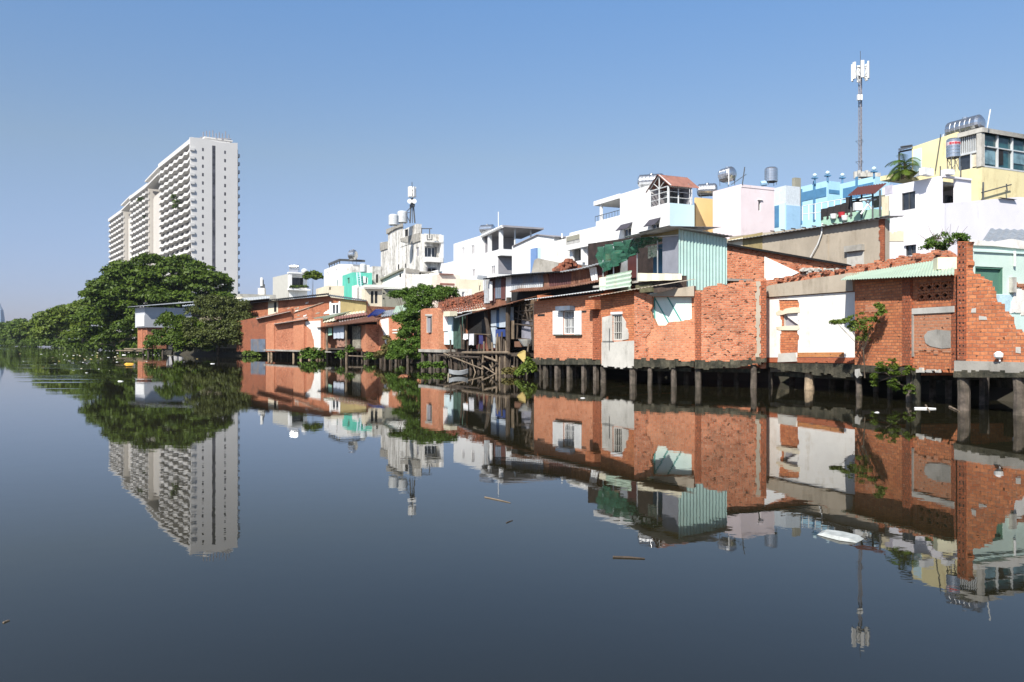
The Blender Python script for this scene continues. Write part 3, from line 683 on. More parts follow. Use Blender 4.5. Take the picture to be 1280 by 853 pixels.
# --- turquoise panel house
pl = pp((793,32.4),(869,31.3))
h = root('brick_house', 'brick house front broken open around a pale turquoise wall with two dark slanting lines', 'house', (pl.A.x,pl.A.y,.7))
cut = [(816,371),(867.5,371),(867.5,399,1),(850,402,1),(836,403,1),(832,407),(821,407,1),(817,398,1),(813,388,1)]
wall(h, pl, [(793,366),(812,369),(868,358),(868.5,452,1),(793,455)], BRW, holes=[cut], name='wall', seed=12)
body(h, pl, 0, pl.L, .75, 3.5, 4, BRW)
slab(h, pl, [(810,366),(874,366),(874,412),(810,412)], TURQL, -.34, -.235, 'inner_wall')
ip = pl.shift(-.232)
for q in ((818,371,818.6,404), (818,372,836,404), (834,371,853,404)):
    m = MB(); m.tube(ip.at(q[0],q[1]), ip.at(q[2],q[3]), .028, n=6); m.build('stair_rail_mark', TEALD, h)
slab(h, pl, [(813,369.5),(840,362),(868,357.5),(868,370.5),(815,370.8)], CONT, -.25, .06, 'top_beam')
slab(h, pl, [(793,365),(808,367,1),(810,385,1),(815,400,1),(818,410,1),(809,420,1),(809,452),(793,454)], BRR, -.05, .03, 'brick_pilaster', 4)
slab(h, pl, [(793,449,1),(868,451,1),(868,459,1),(830,461,1),(793,460)], MOSS, -.3, .08, 'floor_beam', 3)
piles(h, pl, [812,843], 458, -.1, .11, PILE); piles(h, pl, [825,858], 458, -2.2, .1)
# --- door house
pl = pp((751,34.6),(794.5,32.7))
h = root('brick_house', 'narrow brick house front with a barred dark doorway set in grey cement render', 'house', (pl.A.x,pl.A.y,.7))
wall(h, pl, [(751,368),(794.5,362),(794.5,457,1),(751,455)], BR, holes=[(766.5,393,778,426)], name='wall', seed=2)
body(h, pl, 0, pl.L, .75, 3.6, 4, BR)
window(h, pl, (766.5,393,778,426), CONL, DARK, 1, 1, .07, .05, bars=5, name='door')
slab(h, pl, [(753,428),(794,426),(794,458,1),(782,460,1),(753,457)], CONL, -.03, .05, 'cement_render', 4)
slab(h, pl, [(753.5,397),(766,394),(766,427.8),(753.5,427.8)], CONL, -.03, .04, 'cement_render')
slab(h, pl, [(778.5,396),(783,403,1),(786,424),(778.5,425.5)], CONL, -.03, .035, 'cement_render', 3)
boxp(h, pl, 764.5, 390.5, 778.5, 392.8, -.03, .06, WHITE, 'lintel')
MB().tube(pl.at(753,426.8,.08), pl.at(767,426.8,.08), .014, n=6).tube(pl.at(761.5,410,.09), pl.at(761.5,438,.07), .012, n=6).build('pipe', DGREY, h)
piles(h, pl, [754,791], 459, -.15, .14, PILE)
m = MB(); m.sheet(pl.w(-.2,pl.uv(752,372)[1],.55), pl.w(pl.L+1.9,pl.uv(752,372)[1]+.28,.45), pl.w(pl.L+1.9,pl.uv(752,372)[1]+.6,-1.5), pl.w(-.2,pl.uv(752,372)[1]+.35,-1.5), .2, .012); m.build('roof', CONT, h)
# --- shutter house
pl = pp((667,40),(753,36.2))
h = root('brick_house', 'brick house on square posts with white open shutters either side of a barred window', 'house', (pl.A.x,pl.A.y,.7))
wall(h, pl, [(667.5,377),(752,366.5),(752,452),(667.5,451)], BRW, holes=[(705,389,718.5,418)], name='wall', seed=5)
body(h, pl, 0, pl.L, .75, 4.1, 5, BR)
wf = window(h, pl, (705,389,718.5,418), PVC, GL, 2, 1, .05, .06, bars=7, name='window')
for (x0,x1,ax) in ((692,704.6,1),(718.9,727.5,0)):
    b0 = boxp(h, pl, x0, 389, x1, 418.5, .01, .06, PVC, 'shutter')
    (ua,za),_,(ub,zb),_ = rect(pl,(x0,389,x1,418.5)); m = MB()
    for k in range(14): z = za+(zb-za)*(k+.5)/14; m.obox(pl, ua+.05, ub-.05, z-.015, z+.02, .062, .075)
    m.build('slats', PVC, b0)
boxp(h, pl, 701, 383.5, 719, 388.2, -.03, .35, BLGR, 'window_canopy')
boxp(h, pl, 695, 418.8, 728, 420.2, -.03, .10, MOSS, 'sill')
slab(h, pl, [(743,372),(752.6,371),(752.6,450),(743,450)], BRE, -.05, .11, 'brick_pilaster')
boxp(h, pl, 741.5, 376, 753, 387, -.03, .5, BR, 'corbel')
for q in ((672,393,681,395.5),(726.5,388.5,733,391)): boxp(h, pl, q[0], q[1], q[2], q[3], -.01, .004, DARK, 'vent_slot')
slab(h, pl, [(666.5,448,1),(680,449,1),(752.5,450),(752.5,456),(666.5,456)], MOSS, -.3, .10, 'floor_beam', 3)
a = pl.uv(655,375.5,.7); b_ = pl.uv(756,362.5,.5)
m = MB(); m.sheet(pl.w(a[0],a[1],.7), pl.w(b_[0],b_[1],.5), pl.w(b_[0],b_[1]+.5,-3), pl.w(a[0],a[1]+.5,-3), .18, .02); m.build('roof', GALVP, h)
for i, px in enumerate([670,680.5,696,711,729.5,744.5]): pass
piles(h, pl, [671,682,697,712,730,745], 455, -.08, .095, PILE, True, zt=.85); piles(h, pl, [676,690,705,720,737], 455, -1.6, .09, PILE, True, zt=.85)

# --- green corrugated shed on the upper level
C = Vector(g(848,33.6)); d = vpd(177); e = Vector((d.y,-d.x)); FL = C.y
gl = Pl(C+d*6.6, C); gr = Pl(C, C+e*2.55)
h = root('shed', 'mint green corrugated shed perched above the brick houses, with netted open balcony', 'shed', (C.x,C.y,3.6))
zb = gr.uv(850,362)[1]; zt0 = gr.uv(849,287)[1]; zt1 = gr.uv(908,298)[1]
MB().sheet(gr.w(.0,zb,.02), gr.w(gr.L,zb,.02), gr.w(gr.L,zt1,.02), gr.w(.0,zt0,.02), .17, .022).build('side_wall', MINT, h)
zr = gr.uv(840,284)[1]
m = MB(); m.sheet(gl.w(gl.L+.02,zt0+.02,.35), gl.w(0,zt0+.05,.35), gl.w(0,zr+.02,-.05), gl.w(gl.L+.02,zr+.02,-.05), .2, .0)
A0, A1 = gl.w(gl.L-.0,zr,.0), gl.w(2.2,zr+.05,.0)
zL = gl.uv(798,295)[1]
m = MB()
f0 = gr.w(-.75, gr.uv(838,284)[1], .35); f1 = gr.w(gr.L+.1, zt1+.06, .35); bk = -Vector((gr.n.x,gr.n.y,0))*4.2
m.sheet(f0, f1, f1+bk*.55, f0+bk*.55, .2, .012); f2 = gl.w(3.6, gl.uv(798,296)[1], .6); f3 = gl.w(gl.L+.3, gl.uv(848,290)[1]-.05, .8)
m.build('roof', GALV, h)
# roof slope over the river side, from the ridge down to the far left
m = MB(); q0 = gl.w(gl.L+.33, f0.z-.02, .68); q1 = gl.w(3.3, gl.uv(798,295,.3)[1], .68); q2 = gl.w(3.3, q1.z+.15, -2.0); q3 = gl.w(gl.L+.33, f0.z+.1, -2.0)
m.sheet(q0, q1, q2, q3, .2, .0); m.build('roof', GALV, h)
slab(h, gl, [(800,294),(848,286),(848,296.5),(800,300)], OLIVE, -.1, -.04, 'gable_board')
boxp(h, gl, 828, 297, 847.5, 342, -.08, .0, plain('grey sheet door', (.26,.27,.31), .5, .1), 'sheet_panel')
gb = gl.shift(-2.4); slab(h, gb, [(735,305),(856,287),(856,347),(735,352)], plain('dark brown boards', (.035,.022,.018), .9, .4, 3), -.1, 0, 'back_wall')
boxp(h, gl, 797, 306, 812, 342, -.9, -.85, plain('blue door', (.04,.14,.24), .6, .2), 'door')
boxp(h, gb, 758, 318, 776, 347, .01, .06, RUST, 'sheet_panel'); boxp(h, gb, 786, 318, 797, 347, .01, .06, MAROON, 'sheet_panel')
boxp(h, gb, 776.5, 318, 785.5, 347, .01, .08, GALV, 'sheet_panel')
m = MB()
for x in (754,767,796.5,822): m.tube(gl.at(x,298+(848-x)*.12,.05), gl.at(x,352,.05), .03, n=6)
m.tube(gl.at(747,311,.05), gl.at(797,297.5,.05), .025, n=6); m.tube(gl.at(797,297.8,.05), gl.at(848,294,.05), .03, n=6); m.tube(gl.at(800,308,0), gl.at(846,312,-.6), .015, n=5)
m.build('frame', GALV, h)
zf = gl.uv(848,345)[1]
m = MB(); m.obox(gl, .0, gl.L-.02, zf-.12, zf-.02, -4, .25); m.build('floor', CONC, h)
m = MB(); m.sheet(gl.at(797,352,.36), gl.at(852,350,.36), gl.at(852,342.5,.30), gl.at(797,341.5,.30), .9, .02); m.build('balcony_panel', CREAMS, h)
(u0,z0),_,(u1,z1),_ = rect(gl,(765,345,797,373)); m = MB(); m.sheet(gl.w(u0,z0+.1,.38), gl.w(u0,z1,.33), gl.w(u1,z1+.08,.33), gl.w(u1,z0+.15,.38), .2, .03); m.build('balcony_panel', MINTP, h)
boxp(h, gl, 755.5, 347.5, 765, 357.5, .1, .3, CREAMS, 'balcony_panel'); boxp(h, gl, 755.5, 358, 766, 372, .1, .28, MINTP, 'balcony_panel')
boxp(h, gl, 798, 351, 851, 368, -.3, .12, plain('dark brickwork', (.10,.07,.055), .95, .4, 5), 'lower_wall')
boxp(h, gl, 799, 357, 820, 365, .12, .2, plain('mossy box', (.14,.13,.07), .95, .3, 5), 'crate_panel')
# green net awning
def nethang(pts_top, pts_bot, name, n=14, rows=6, sag=.25, seed=3):
    r = random.Random(seed); m = MB(); G = []
    for j in range(rows+1):
        row = []
        for i in range(n+1):
            q = i/n; k = q*(len(pts_top)-1); i0 = min(int(k), len(pts_top)-2); f = k-i0
            a = pts_top[i0].lerp(pts_top[i0+1], f); b_ = pts_bot[i0].lerp(pts_bot[i0+1], f); p = a.lerp(b_, j/rows)
            p = p+Vector((gl.n.x,gl.n.y,0))*(r.uniform(-.10,.10)+.12*math.sin(i*1.9+j*.8))-Vector((0,0,sag*math.sin(math.pi*j/rows)*abs(math.sin(math.pi*q*2))*.5))
            row.append(p)
        G.append(row)
    for j in range(rows):
        for i in range(n): m.face([G[j+1][i],G[j+1][i+1],G[j][i+1],G[j][i]])
    return m.build(name, NET, h, smooth=True)
nethang([gl.at(746,310,.15), gl.at(770,303,.15), gl.at(796,298,.15)], [gl.at(751,342,.2), gl.at(772,332,.2), gl.at(796,316,.2)], 'shade_net')
nethang([gl.at(796,298,.15), gl.at(812,296.5,.1), gl.at(829,296,0)], [gl.at(796,312,.2), gl.at(808,307,-.1), gl.at(829,301,-.4)], 'shade_net', seed=5)
nethang([gl.at(767,318,.1), gl.at(782,312,-.2), gl.at(797,306,-.3)], [gl.at(772,332,-.2), gl.at(784,322,-.5), gl.at(797,318,-.5)], 'shade_net', seed=8)
def cloth(name, label, pl, x0, y0, x1, y1, off, mat, seed=1, cat='cloth', group=None, fold=.04):
    (u0,z0),_,(u1,z1),_ = rect(pl.shift(0), (x0,y0,x1,y1)); r = random.Random(seed); m = MB(); n = 12; rows = []
    ph = r.uniform(0,6)
    for j in range(6):
        z = z1+(z0-z1)*j/5; rows.append([pl.w(u0+(u1-u0)*i/n, z+(r.uniform(-.05,.02) if j == 5 else 0), off+fold*math.sin(i*1.7+ph)*(j/5+.2)) for i in range(n+1)])
    for A, B_ in zip(rows, rows[1:]):
        for i in range(n):
            m.face([B_[i],B_[i+1],A[i+1],A[i]]); k = Vector((pl.n.x,pl.n.y,0))*.012; m.face([A[i]-k,A[i+1]-k,B_[i+1]-k,B_[i]-k])
    return tag(m.build(name, mat, None, smooth=True), label, cat, group)
PATT = plain('patterned cloth', (.55,.55,.42), .9, .6, 9, stain=.8, sc=(.08,.25,.12), ss=6)
cloth('hanging_cloth', 'green and white patterned cloth drying on the balcony of the mint green shed', gl, 805, 308, 818, 320, -.2, PATT, 2)
WCL = plain('white cloth', (.75,.75,.76), .9, .05); WCL2 = plain('dark cloth', (.03,.03,.05), .9, .3)

# --- brick gable behind the rough brick house
gp = pp((905,37.5),(1060,34))
h = root('brick_house', 'brick gable wall with black roof edge falling right and a white plaster triangle', 'house', (gp.A.x,gp.A.y,.7))
wall(h, gp, [(908,306),(1060,333),(1060,372),(908,372)], BRR, name='wall', seed=3)
slab(h, gp, [(956,321),(999,341),(990,345),(956,352)], WHITE, -.03, .04, 'plaster_patch')
slab(h, gp, [(904,303.5),(1060,330.5),(1060,333.2),(904,306)], BLACK, -.5, .25, 'roof_edge')
body(h, gp, 0, gp.L, .6, gp.uv(1060,345)[1], 5, BRR)
m = MB()
for k in range(60):
    x = rng.uniform(1003,1052); u, z = gp.uv(x, 338+rng.uniform(-2,4), .02); m.box(tuple(gp.w(u,z,rng.uniform(-.1,.3))), (.2,.1,.07), rng.uniform(0,3))
m.build('loose_bricks', CONL, h)
slab(h, gp, [(1000,343),(1060,334),(1060,346),(1000,348)], CONT, -.02, .03, 'cement_patch')
# --- tan rendered building
b = B('rendered_building', 'long building of bare tan cement render with one bricked up window', 'building', 912, 1105, 1112, 41, 275, CONT, vp=177, Lpoly=[(912,296),(1106,274),(1106,360),(912,360)], roof=False)
L = b.L; r_ = b.root
m = MB(); a, c = L.at(905,302,.35), L.at(1108,270.5,.35); bk = -Vector((L.n.x,L.n.y,0))*1.3
m.sheet(a, c, c+bk+Vector((0,0,.1)), a+bk+Vector((0,0,.1)), .3, .02); m.build('roof', GALV, r_)
slab(r_, L, [(908,300),(953,290.5),(953,325),(908,325)], OLIVE, -.02, .03, 'sheet_panel')
slab(r_, L, [(909,301),(929,297),(929,309),(909,312)], CREAM, .02, .05, 'louvre')
boxp(r_, L, 1059, 308.5, 1081, 313, -.02, .25, CONC, 'window_canopy'); boxp(r_, L, 1059, 314, 1080, 334, -.02, .03, CONL, 'bricked_window')
boxp(r_, L, 1030, 295, 1035.5, 330, -.02, .05, CONT, 'pilaster')
m = MB(); pts = [L.at(1028,279,.1), L.at(1027,292,.12), L.at(1022,306,.12), L.at(1013,322,.12)]
for p, q in zip(pts, pts[1:]): m.tube(p, q, .04, n=6)
m.build('pipe', PVC, r_)
m = MB()
for k in range(11):
    x = 968+k*13; y = 290-(x-953)*.118; p = L.at(x, y+1, .02); m.tube(p, p+Vector((L.n.x,L.n.y,0))*.3, .035, n=5)
m.build('rafters', WOOD, r_)
slab(r_, L, [(1100,274,1),(1106,273.5),(1106,335),(1100,335,1)], BRE, -.03, .05, 'brick_edge', 5)
# ================================================================ DARK SHED ROW AND STILT SHACK
pl = pp((604,47),(757,41.5))
h = root('shed', 'long dark shed of rusty and blue grey sheets under a thin black sagging roof', 'shed', (pl.A.x,pl.A.y,2.5))
wall(h, pl, [(605,348),(640,345),(700,340),(757,328),(757,372),(605,385)], RUST, name='wall')
body(h, pl, 0, pl.L, .6, pl.uv(680,350)[1], 4, RUST)
for (x0,y0,x1,y1,mt) in ((606,348,613,379,GALV),(613,347,620,378,MAROON),(620,346.5,627,373,BLGR),(627,346,633,374,MAROON),(633,345,640,376,GALVP),(640,343,681,353,BLGR),(640,353,680,361,GALV),(687,341,715,358,MAROON),(715,338,739,357,RUST),(748,331,756,353,MAROON)):
    (u0,z0),_,(u1,z1),_ = rect(pl,(x0,y0,x1,y1)); MB().sheet(pl.w(u0,z0,.07),pl.w(u1,z0,.07),pl.w(u1,z1,.05),pl.w(u0,z1,.05),.15,.018).build('sheet_panel', mt, h)
MB().sheet(pl.at(740,354,.16),pl.at(748,352,.16),pl.at(746,334,.14),pl.at(736,335,.14),.15,.02).build('sheet_panel', GALVP, h)
slab(h, pl, [(680,343),(686,342),(688,359),(682,360)], RUSTL, .0, .1, 'post')
m = MB(); m.tube(pl.at(614,352,.2), pl.at(614,376,.2), .10, n=10); m.build('downpipe', PVC, h)
for (x0,y0,x1,y1) in ((604,347,640,342.3),(640,342.3,700,338),(700,338,724,334),(724,334,758,325)):
    a, b_ = pl.at(x0,y0+1.5,.6), pl.at(x1,y1+1.5,.6); k = Vector((-pl.n.x,-pl.n.y,.1))*2.6
    MB().sheet(a,b_,b_+k,a+k,.2,.02,.05).build('roof', GALV if x0 > 690 else BLACK, h)
for (x0,y0,x1,y1) in ((637,364.5,680,362),(680,362,712,358),(712,358,757,350)):
    a, b_ = pl.at(x0,y0,.95), pl.at(x1,y1,.95); k = Vector((-pl.n.x,-pl.n.y,.22))*.95
    MB().sheet(a,b_,b_+k,a+k,.16,.03,.03).build('lean_to_roof', RUSTL if x0 != 680 else RUST, h)
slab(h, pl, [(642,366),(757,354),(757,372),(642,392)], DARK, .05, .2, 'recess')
# the shack on the stilts
pl = pp((548,51.5),(668,41.5))
h = root('stilt_shack', 'ramshackle wooden stilt shack with an open dark porch and mixed sheet walls over the water', 'shack', (pl.A.x,pl.A.y,.8))
zd = pl.uv(610,441)[1]
MB().obox(pl, 0, pl.L, zd-.15, zd, -3.5, .35).build('deck', WOOD, h)
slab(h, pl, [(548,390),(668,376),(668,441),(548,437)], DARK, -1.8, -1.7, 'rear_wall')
body(h, pl, 0, pl.L, zd, pl.uv(600,392)[1], 3.3, DGREY, floor=False)
boxp(h, pl, 548.5, 394, 566, 431, -.1, .0, plain('pale cyan panel', (.58,.72,.74), .8, .06), 'wall_panel')
slab(h, pl, [(549,394),(560.5,393.5),(560,414),(548.5,414.5)], PVC, .005, .06, 'white_board')
for k,(x0,x1) in enumerate(((566.5,571.5),(571.8,575.5),(575.8,580))): boxp(h, pl, x0, 396, x1, 436, -.12, -.02, plain('dark green plank', (.05,.10,.075), .8, .3, 3), 'plank')
boxp(h, pl, 582, 399, 592, 436, -1.2, -1.1, DGREY, 'door'); boxp(h, pl, 592.5, 399, 600, 436, -1.2, -1.1, plain('slate door', (.05,.055,.065), .6, .2), 'door')
boxp(h, pl, 580, 418, 611, 437, -.95, -.85, plain('dark red board', (.10,.02,.02), .8, .3), 'board')
PB = plain('pale blue board', (.48,.54,.60), .8, .08, 2, stain=.35, sc=(.3,.28,.26))
boxp(h, pl, 614, 388, 620.5, 408, -.1, .02, PB, 'wall_panel'); boxp(h, pl, 614, 409.5, 619.5, 435, -.1, .02, PB, 'wall_panel'); boxp(h, pl, 624, 385, 640, 409, -.1, .0, PB, 'wall_panel')
boxp(h, pl, 620.5, 388, 624, 409, -.12, .0, plain('blue strip', (.07,.13,.24), .7), 'wall_panel'); boxp(h, pl, 619.5, 412, 631, 421, -.1, .0, plain('royal blue board', (.03,.06,.22), .7), 'wall_panel')
boxp(h, pl, 644, 400, 664, 424, -.5, -.4, plain('mauve grey sheet', (.24,.24,.28), .7, .2, 2), 'wall_panel')
boxp(h, pl, 643, 376, 666, 399, -.5, -.42, plain('brown planks', (.15,.10,.06), .9, .4, 4), 'wall_panel')
m = MB()
for q in ((642,383,667,381),(642,390,667,388),(640,398,667,402),(641,405,667,408),(640,423,667,425),(650,376,648,398),(656,378,660,400),(662,380,665,424),(647,400,646,424),(641,386,655,396),(652,395,666,384)):
    m.tube(pl.at(q[0],q[1],-.2), pl.at(q[2],q[3],-.15), .045, n=6, seg=3, wob=.015)
m.build('lashed_poles', WOOD, h)
m = MB(); r0 = pl.at(641,424,.1)
for k in range(8): m.obox(pl, *sorted((pl.uv(634+k*1.05,398,.1)[0],pl.uv(634.7+k*1.05,398,.1)[0])), pl.uv(640,424,.1)[1], pl.uv(640,401,.1)[1], .06, .1)
m.build('slatted_screen', WOODP, h)
boxp(h, pl, 645, 427, 653, 434, -.3, .1, plain('brown box', (.20,.10,.06), .9, .2), 'crate')
m = MB(); m.lathe(pl.at(659,433,-.1), (0,0,1), [(0,.22),(.1,.30),(.32,.46),(.36,.48),(.36,.42)], 14)
tag(m.build('washbasin', GALVP, None), 'pale round washbasin on the shack deck beside the orange brick house', 'basin')
for (a, b_, mt) in (((568,397.5,.7),(590,391,.7),GALV),((590,391,.7),(641,378.5,.75),RUST)):
    A_, B_ = pl.at(*a), pl.at(*b_); k = Vector((-pl.n.x,-pl.n.y,.25))*2.4
    MB().sheet(A_,B_,B_+k,A_+k,.16,.025,.02).build('roof', mt, h)
MB().sheet(pl.at(554,395,.5), pl.at(569,394,.5), pl.at(569,391,-.3), pl.at(554,392,-.3),.16,.02).build('roof', GALVP, h)
boxp(h, pl, 569, 390, 577, 395.5, .3, .8, CREAMS, 'roof_block')
for (x0,y0,x1,y1,r0) in ((576,396,578,437,.07),(607,388,613,437,.11),(636,372,634.5,470,.12),(580,396,580,437,.05),(668,380,667,438,.06)):
    MB().tube(pl.at(x0,y0,.25), pl.at(x1,y1,.3), r0, r0*1.1, 8, seg=5, wob=.03).build('post', WOOD, h)
# stilts, railings and leaning poles
st = [(530,437,470),(538,437,469),(545,437,471),(550,437,470)]
for k in range(46):
    x = 548+k*2.58+rng.uniform(-.8,.8); off = rng.choice((.25,.3,-.6,-1.6,-2.6)); top = rng.choice((441,441,441,441,436,430)) if off > 0 else 441
    a = pl.at(x, top, off); MB().tube((a.x+rng.uniform(-.25,.25),a.y,-.8), a, rng.uniform(.04,.09), rng.uniform(.035,.08), 7, seg=5, wob=.035).build('stilt', rng.choice((WOOD,WOOD,WOOD,PILE)), h)
for x, y in ((563,425),(585,427),(605,427),(615,428),(622,417),(624,421),(627.5,415),(630,424),(632,426)):
    a = pl.at(x, y, .42); MB().tube((a.x+rng.uniform(-.1,.1),a.y,-.7), a, .07, .055, 7, seg=5, wob=.03).build('stilt', rng.choice((WOOD,WOODP)), h)
for q, mt, r0 in (((555,442,604,462),WOODP,.04),((604,458,623,470),WOODP,.04),((622,471,612,480),WOODP,.04),((578,441,636,441),WOODP,.07),((548,444,600,447),WOOD,.06),((606,446,621,452),WOODP,.06),((590,450,596,474),WOODP,.04),((612,456,617,464),WOODP,.04),((640,458,650,464),WOODP,.05),((596,460,606,452),WOOD,.05),((600,474,622,455),WOOD,.05)):
    a, b_ = pl.at(q[0],q[1],.5), pl.at(q[2],q[3],.55); a.z = max(a.z,-.3); b_.z = max(b_.z,-.3); MB().tube(a, b_, r0, n=7, seg=3, wob=.02).build('brace', mt, h)
cloth('white_cloth', 'white cloth hanging over the porch rail of the stilt shack, the left one', pl, 590, 417.5, 595.5, 424, .55, WCL, 3)
cloth('white_cloth', 'longer white cloth at the right on the porch rail of the stilt shack', pl, 597.5, 417.5, 603, 431, .56, plain('greyish cloth', (.55,.55,.58), .9, .1), 4)
cloth('blue_cloth', 'dark blue cloth hanging beside the leaning post of the stilt shack', pl, 608, 419, 613, 430, .5, plain('navy cloth', (.03,.03,.12), .9), 5)
MB().tube(pl.at(589,417.5,.53), pl.at(614,418.5,.53), .02, n=6).build('rail', WOODP, h)
# yellow tipped crate hanging between shack and brick house
m = MB(); q = lambda x,y,o: pl.at(x,y,o)
fr = [q(646,443,.9),(q(656,438,.9)),q(661,441,.8),q(661,454,.9),q(657,457,.95)]
m.hexa([q(646,444,.95),q(657,456,1.0),q(661,453,.3),q(650,442,.3), q(649,440.5,1.0),q(657,438.5,1.0),q(662,441,.3),q(655,438,.3)])
tag(m.build('tipped_box', YELB, None), 'yellow foam box tipped on its side against the posts left of the shutter house', 'box')
MB().tube(pl.at(657,446,1.05), pl.at(661,456,1.0), .035, n=6)
# small skiff shaped basin moored under the shack
def skiff(name, label, c, L, W, d, mat):
    c = Vector(c); d = Vector((d[0],d[1],0)).normalized(); s_ = Vector((-d.y,d.x,0)); m = MB(); rows = []
    for i in range(13):
        q = i/12*2-1; wd = W/2*(1-abs(q)**2.5*.75); zz = .10*abs(q)**2
        sec = [(-1,.26),(-.85,.05),(0,-.02),(.85,.05),(1,.26)]
        rows.append(([c+d*(L/2*q)+s_*(wd*a)+Vector((0,0,b_+zz)) for a,b_ in sec], [c+d*(L/2*q)+s_*(wd*a*.9)+Vector((0,0,b_+zz+(.03 if b_ < .2 else 0))) for a,b_ in sec]))
    for (A,Ai),(B_,Bi) in zip(rows, rows[1:]):
        for i in range(4): m.face([A[i+1],B_[i+1],B_[i],A[i]]); m.face([Ai[i],Bi[i],Bi[i+1],Ai[i+1]])
        for i in (0,4): m.face([A[i],B_[i],Bi[i],Ai[i]] if i == 0 else [Ai[i],Bi[i],B_[i],A[i]])
    t = root(name, label, 'boat', tuple(c)); m.build('hull', mat, t)
    mm = MB(); mm.box(tuple(c+d*L*.1+Vector((0,0,.2))), (.2,W*.85,.03), d=d); mm.build('thwart', WOODP, t); return t
skiff('small_boat', 'small grey metal skiff floating among the stilts of the wooden shack', P3(573,470,41.5).to_2d().to_3d()+Vector((0,0,.0)), 1.0, .45, (1,.1), GALV)

# --- brick house with tall narrow window left of the shack
pl = pp((526,53),(548.5,50.6))
h = root('brick_house', 'narrow brick house beside the big vine, one tall white framed window standing ajar', 'house', (pl.A.x,pl.A.y,.8))
wall(h, pl, [(526,388),(530,386),(546,385),(548.5,388),(548.5,437),(526,437)], BRW, holes=[(533,395,540,416)], name='wall')
window(h, pl, (533,395,540,416), CONL, DARK, 1, 1, .08, .05, name='window')
slab(h, pl, [(532,393),(540.5,393),(540.5,395),(532,395)], CONL, -.02, .04, 'window_frame')
MB().obox(pl, *[pl.uv(x,400,.1)[0] for x in (534.5,538)], pl.uv(536,416)[1], pl.uv(536,398)[1], .08, .11).build('shutter', GREYW, h)
body(h, pl, 0, pl.L, 1.1, pl.uv(540,392)[1], 6, BRW)
boxp(h, pl, 525, 436.5, 560, 441, -3, .12, CONC, 'floor_beam')
piles(h, pl, [529,538,548,556], 440, -.1, .13, PILE); piles(h, pl, [533,543,552], 440, -2, .1)
def tileroof(par, a, b_, c, d, mat=TERRA, n=9, name='roof'):
    m = MB(); 
    for k in range(n):
        q0, q1 = k/n, (k+1.15)/n; A0, B0 = a.lerp(d,q0), b_.lerp(c,q0); A1, B1 = a.lerp(d,min(q1,1)), b_.lerp(c,min(q1,1)); up = Vector((0,0,.05))
        m.sheet(A0+up, B0+up, B1, A1, .24, .035, .03)
    return m.build(name, mat, par)
h = root('tiled_house', 'low house with broken terracotta tile roofs behind the stilt shack', 'house', P3(570,400,58).to_tuple())
tileroof(h, P3(547,396,52), P3(640,378,47), P3(612,365,58), P3(548,376,62))
tileroof(h, P3(552,384,60), P3(588,386,57), P3(592,372,66), P3(552,370,68))
tileroof(h, P3(584,386,56), P3(608,376,54), P3(606,363,62), P3(594,367,66))
m = MB()
for k in range(230):
    q = rng.random(); x = 552+q*72; y0 = 388-q*12; p = P3(x, y0-rng.uniform(0,9+q*6), 56-q*5); m.box(tuple(p), (.26,.16,.07), rng.uniform(0,3))
m.build('loose_tiles', TERRA, h)
m = MB(); a = P3(575,415,61); m.box((a.x,a.y,2.2), (4,3.0,3.2), .9); m.build('wall', CREAM, h)
MB().sheet(P3(545,381.5,59), P3(566,379.5,57), P3(566,378,60), P3(545,380,62), .3, .04).build('ridge_sheet', CREAMS, h)

# ================================================================ MIDDLE LEFT
pl = pp((334,88),(390,78.5))
h = root('brick_house', 'brick river house on thin posts with a rounded pale brick corner at its left', 'house', (pl.A.x,pl.A.y,.9))
wall(h, pl, [(340,403.5),(384,397.5),(390,397),(390,438),(340,438)], BRR, name='wall')
for q in ((345,412,.8),(352,420,1.2),(361,409,.9),(364,428,1.4),(348,431,1.1)): slab(h, pl, [(q[0],q[1],1),(q[0]+q[2]*2,q[1]-.5),(q[0]+q[2]*2,q[1]+1),(q[0],q[1]+1.2)], BRD, -.02, .03, 'brick_patch')
lp = Pl(pl.w(pl.uv(343,420)[0],0,0).to_2d()+Vector((-.95,.1))*1.1, pl.w(pl.uv(343,420)[0],0,0).to_2d()+pl.n*.12)
slab(h, pl, [(334,406),(337,404),(341,404),(344,407),(344,438),(334,438)], BRW, -1.2, .15, 'corner_pier')
slab(h, pl, [(369,400),(382,398),(382,438),(369,438)], BRW, -.1, .2, 'brick_pilaster')
body(h, pl, .3, pl.L, .85, pl.uv(360,405)[1], 6, BR)
boxp(h, pl, 333, 436.8, 391, 440.2, -5, .3, CONC, 'floor_beam')
MB().sheet(pl.at(342,405.5,.6), pl.at(384,399,.6), pl.at(384,396.5,-3), pl.at(342,402.5,-3), .3, .03).build('roof', CONL, h)
piles(h, pl, [336,339.5,367,376], 440, .05, .12, PILEP); piles(h, pl, [345,352,360,372,384], 440, -2, .12)
pl = pp((381,80),(402,76))
h = root('plastered_house', 'narrow river house front half brick, half peeling white plaster, left of the hung laundry', 'house', (pl.A.x,pl.A.y,.9))
wall(h, pl, [(382,400),(401,398),(401,440),(382,440)], BRW, name='wall')
slab(h, pl, [(382,402),(401,401),(401,438,1),(394,438),(393,424,1),(389,412,1),(383,407)], WHITER, -.01, .06, 'plaster', 2)
body(h, pl, 0, pl.L, 1, pl.uv(392,404)[1], 5, BRW); boxp(h, pl, 381, 438.5, 406, 441, -4, .2, CONL, 'floor_beam')
piles(h, pl, [387,396], 440, 0, .12, PILEP); piles(h, pl, [391,400], 440, -2, .12)
pl = pp((398,78),(448,71))
h = root('stilt_shack', 'open porch under a rusty sheet roof on stilts, crowded with hanging laundry', 'shack', (pl.A.x,pl.A.y,.9))
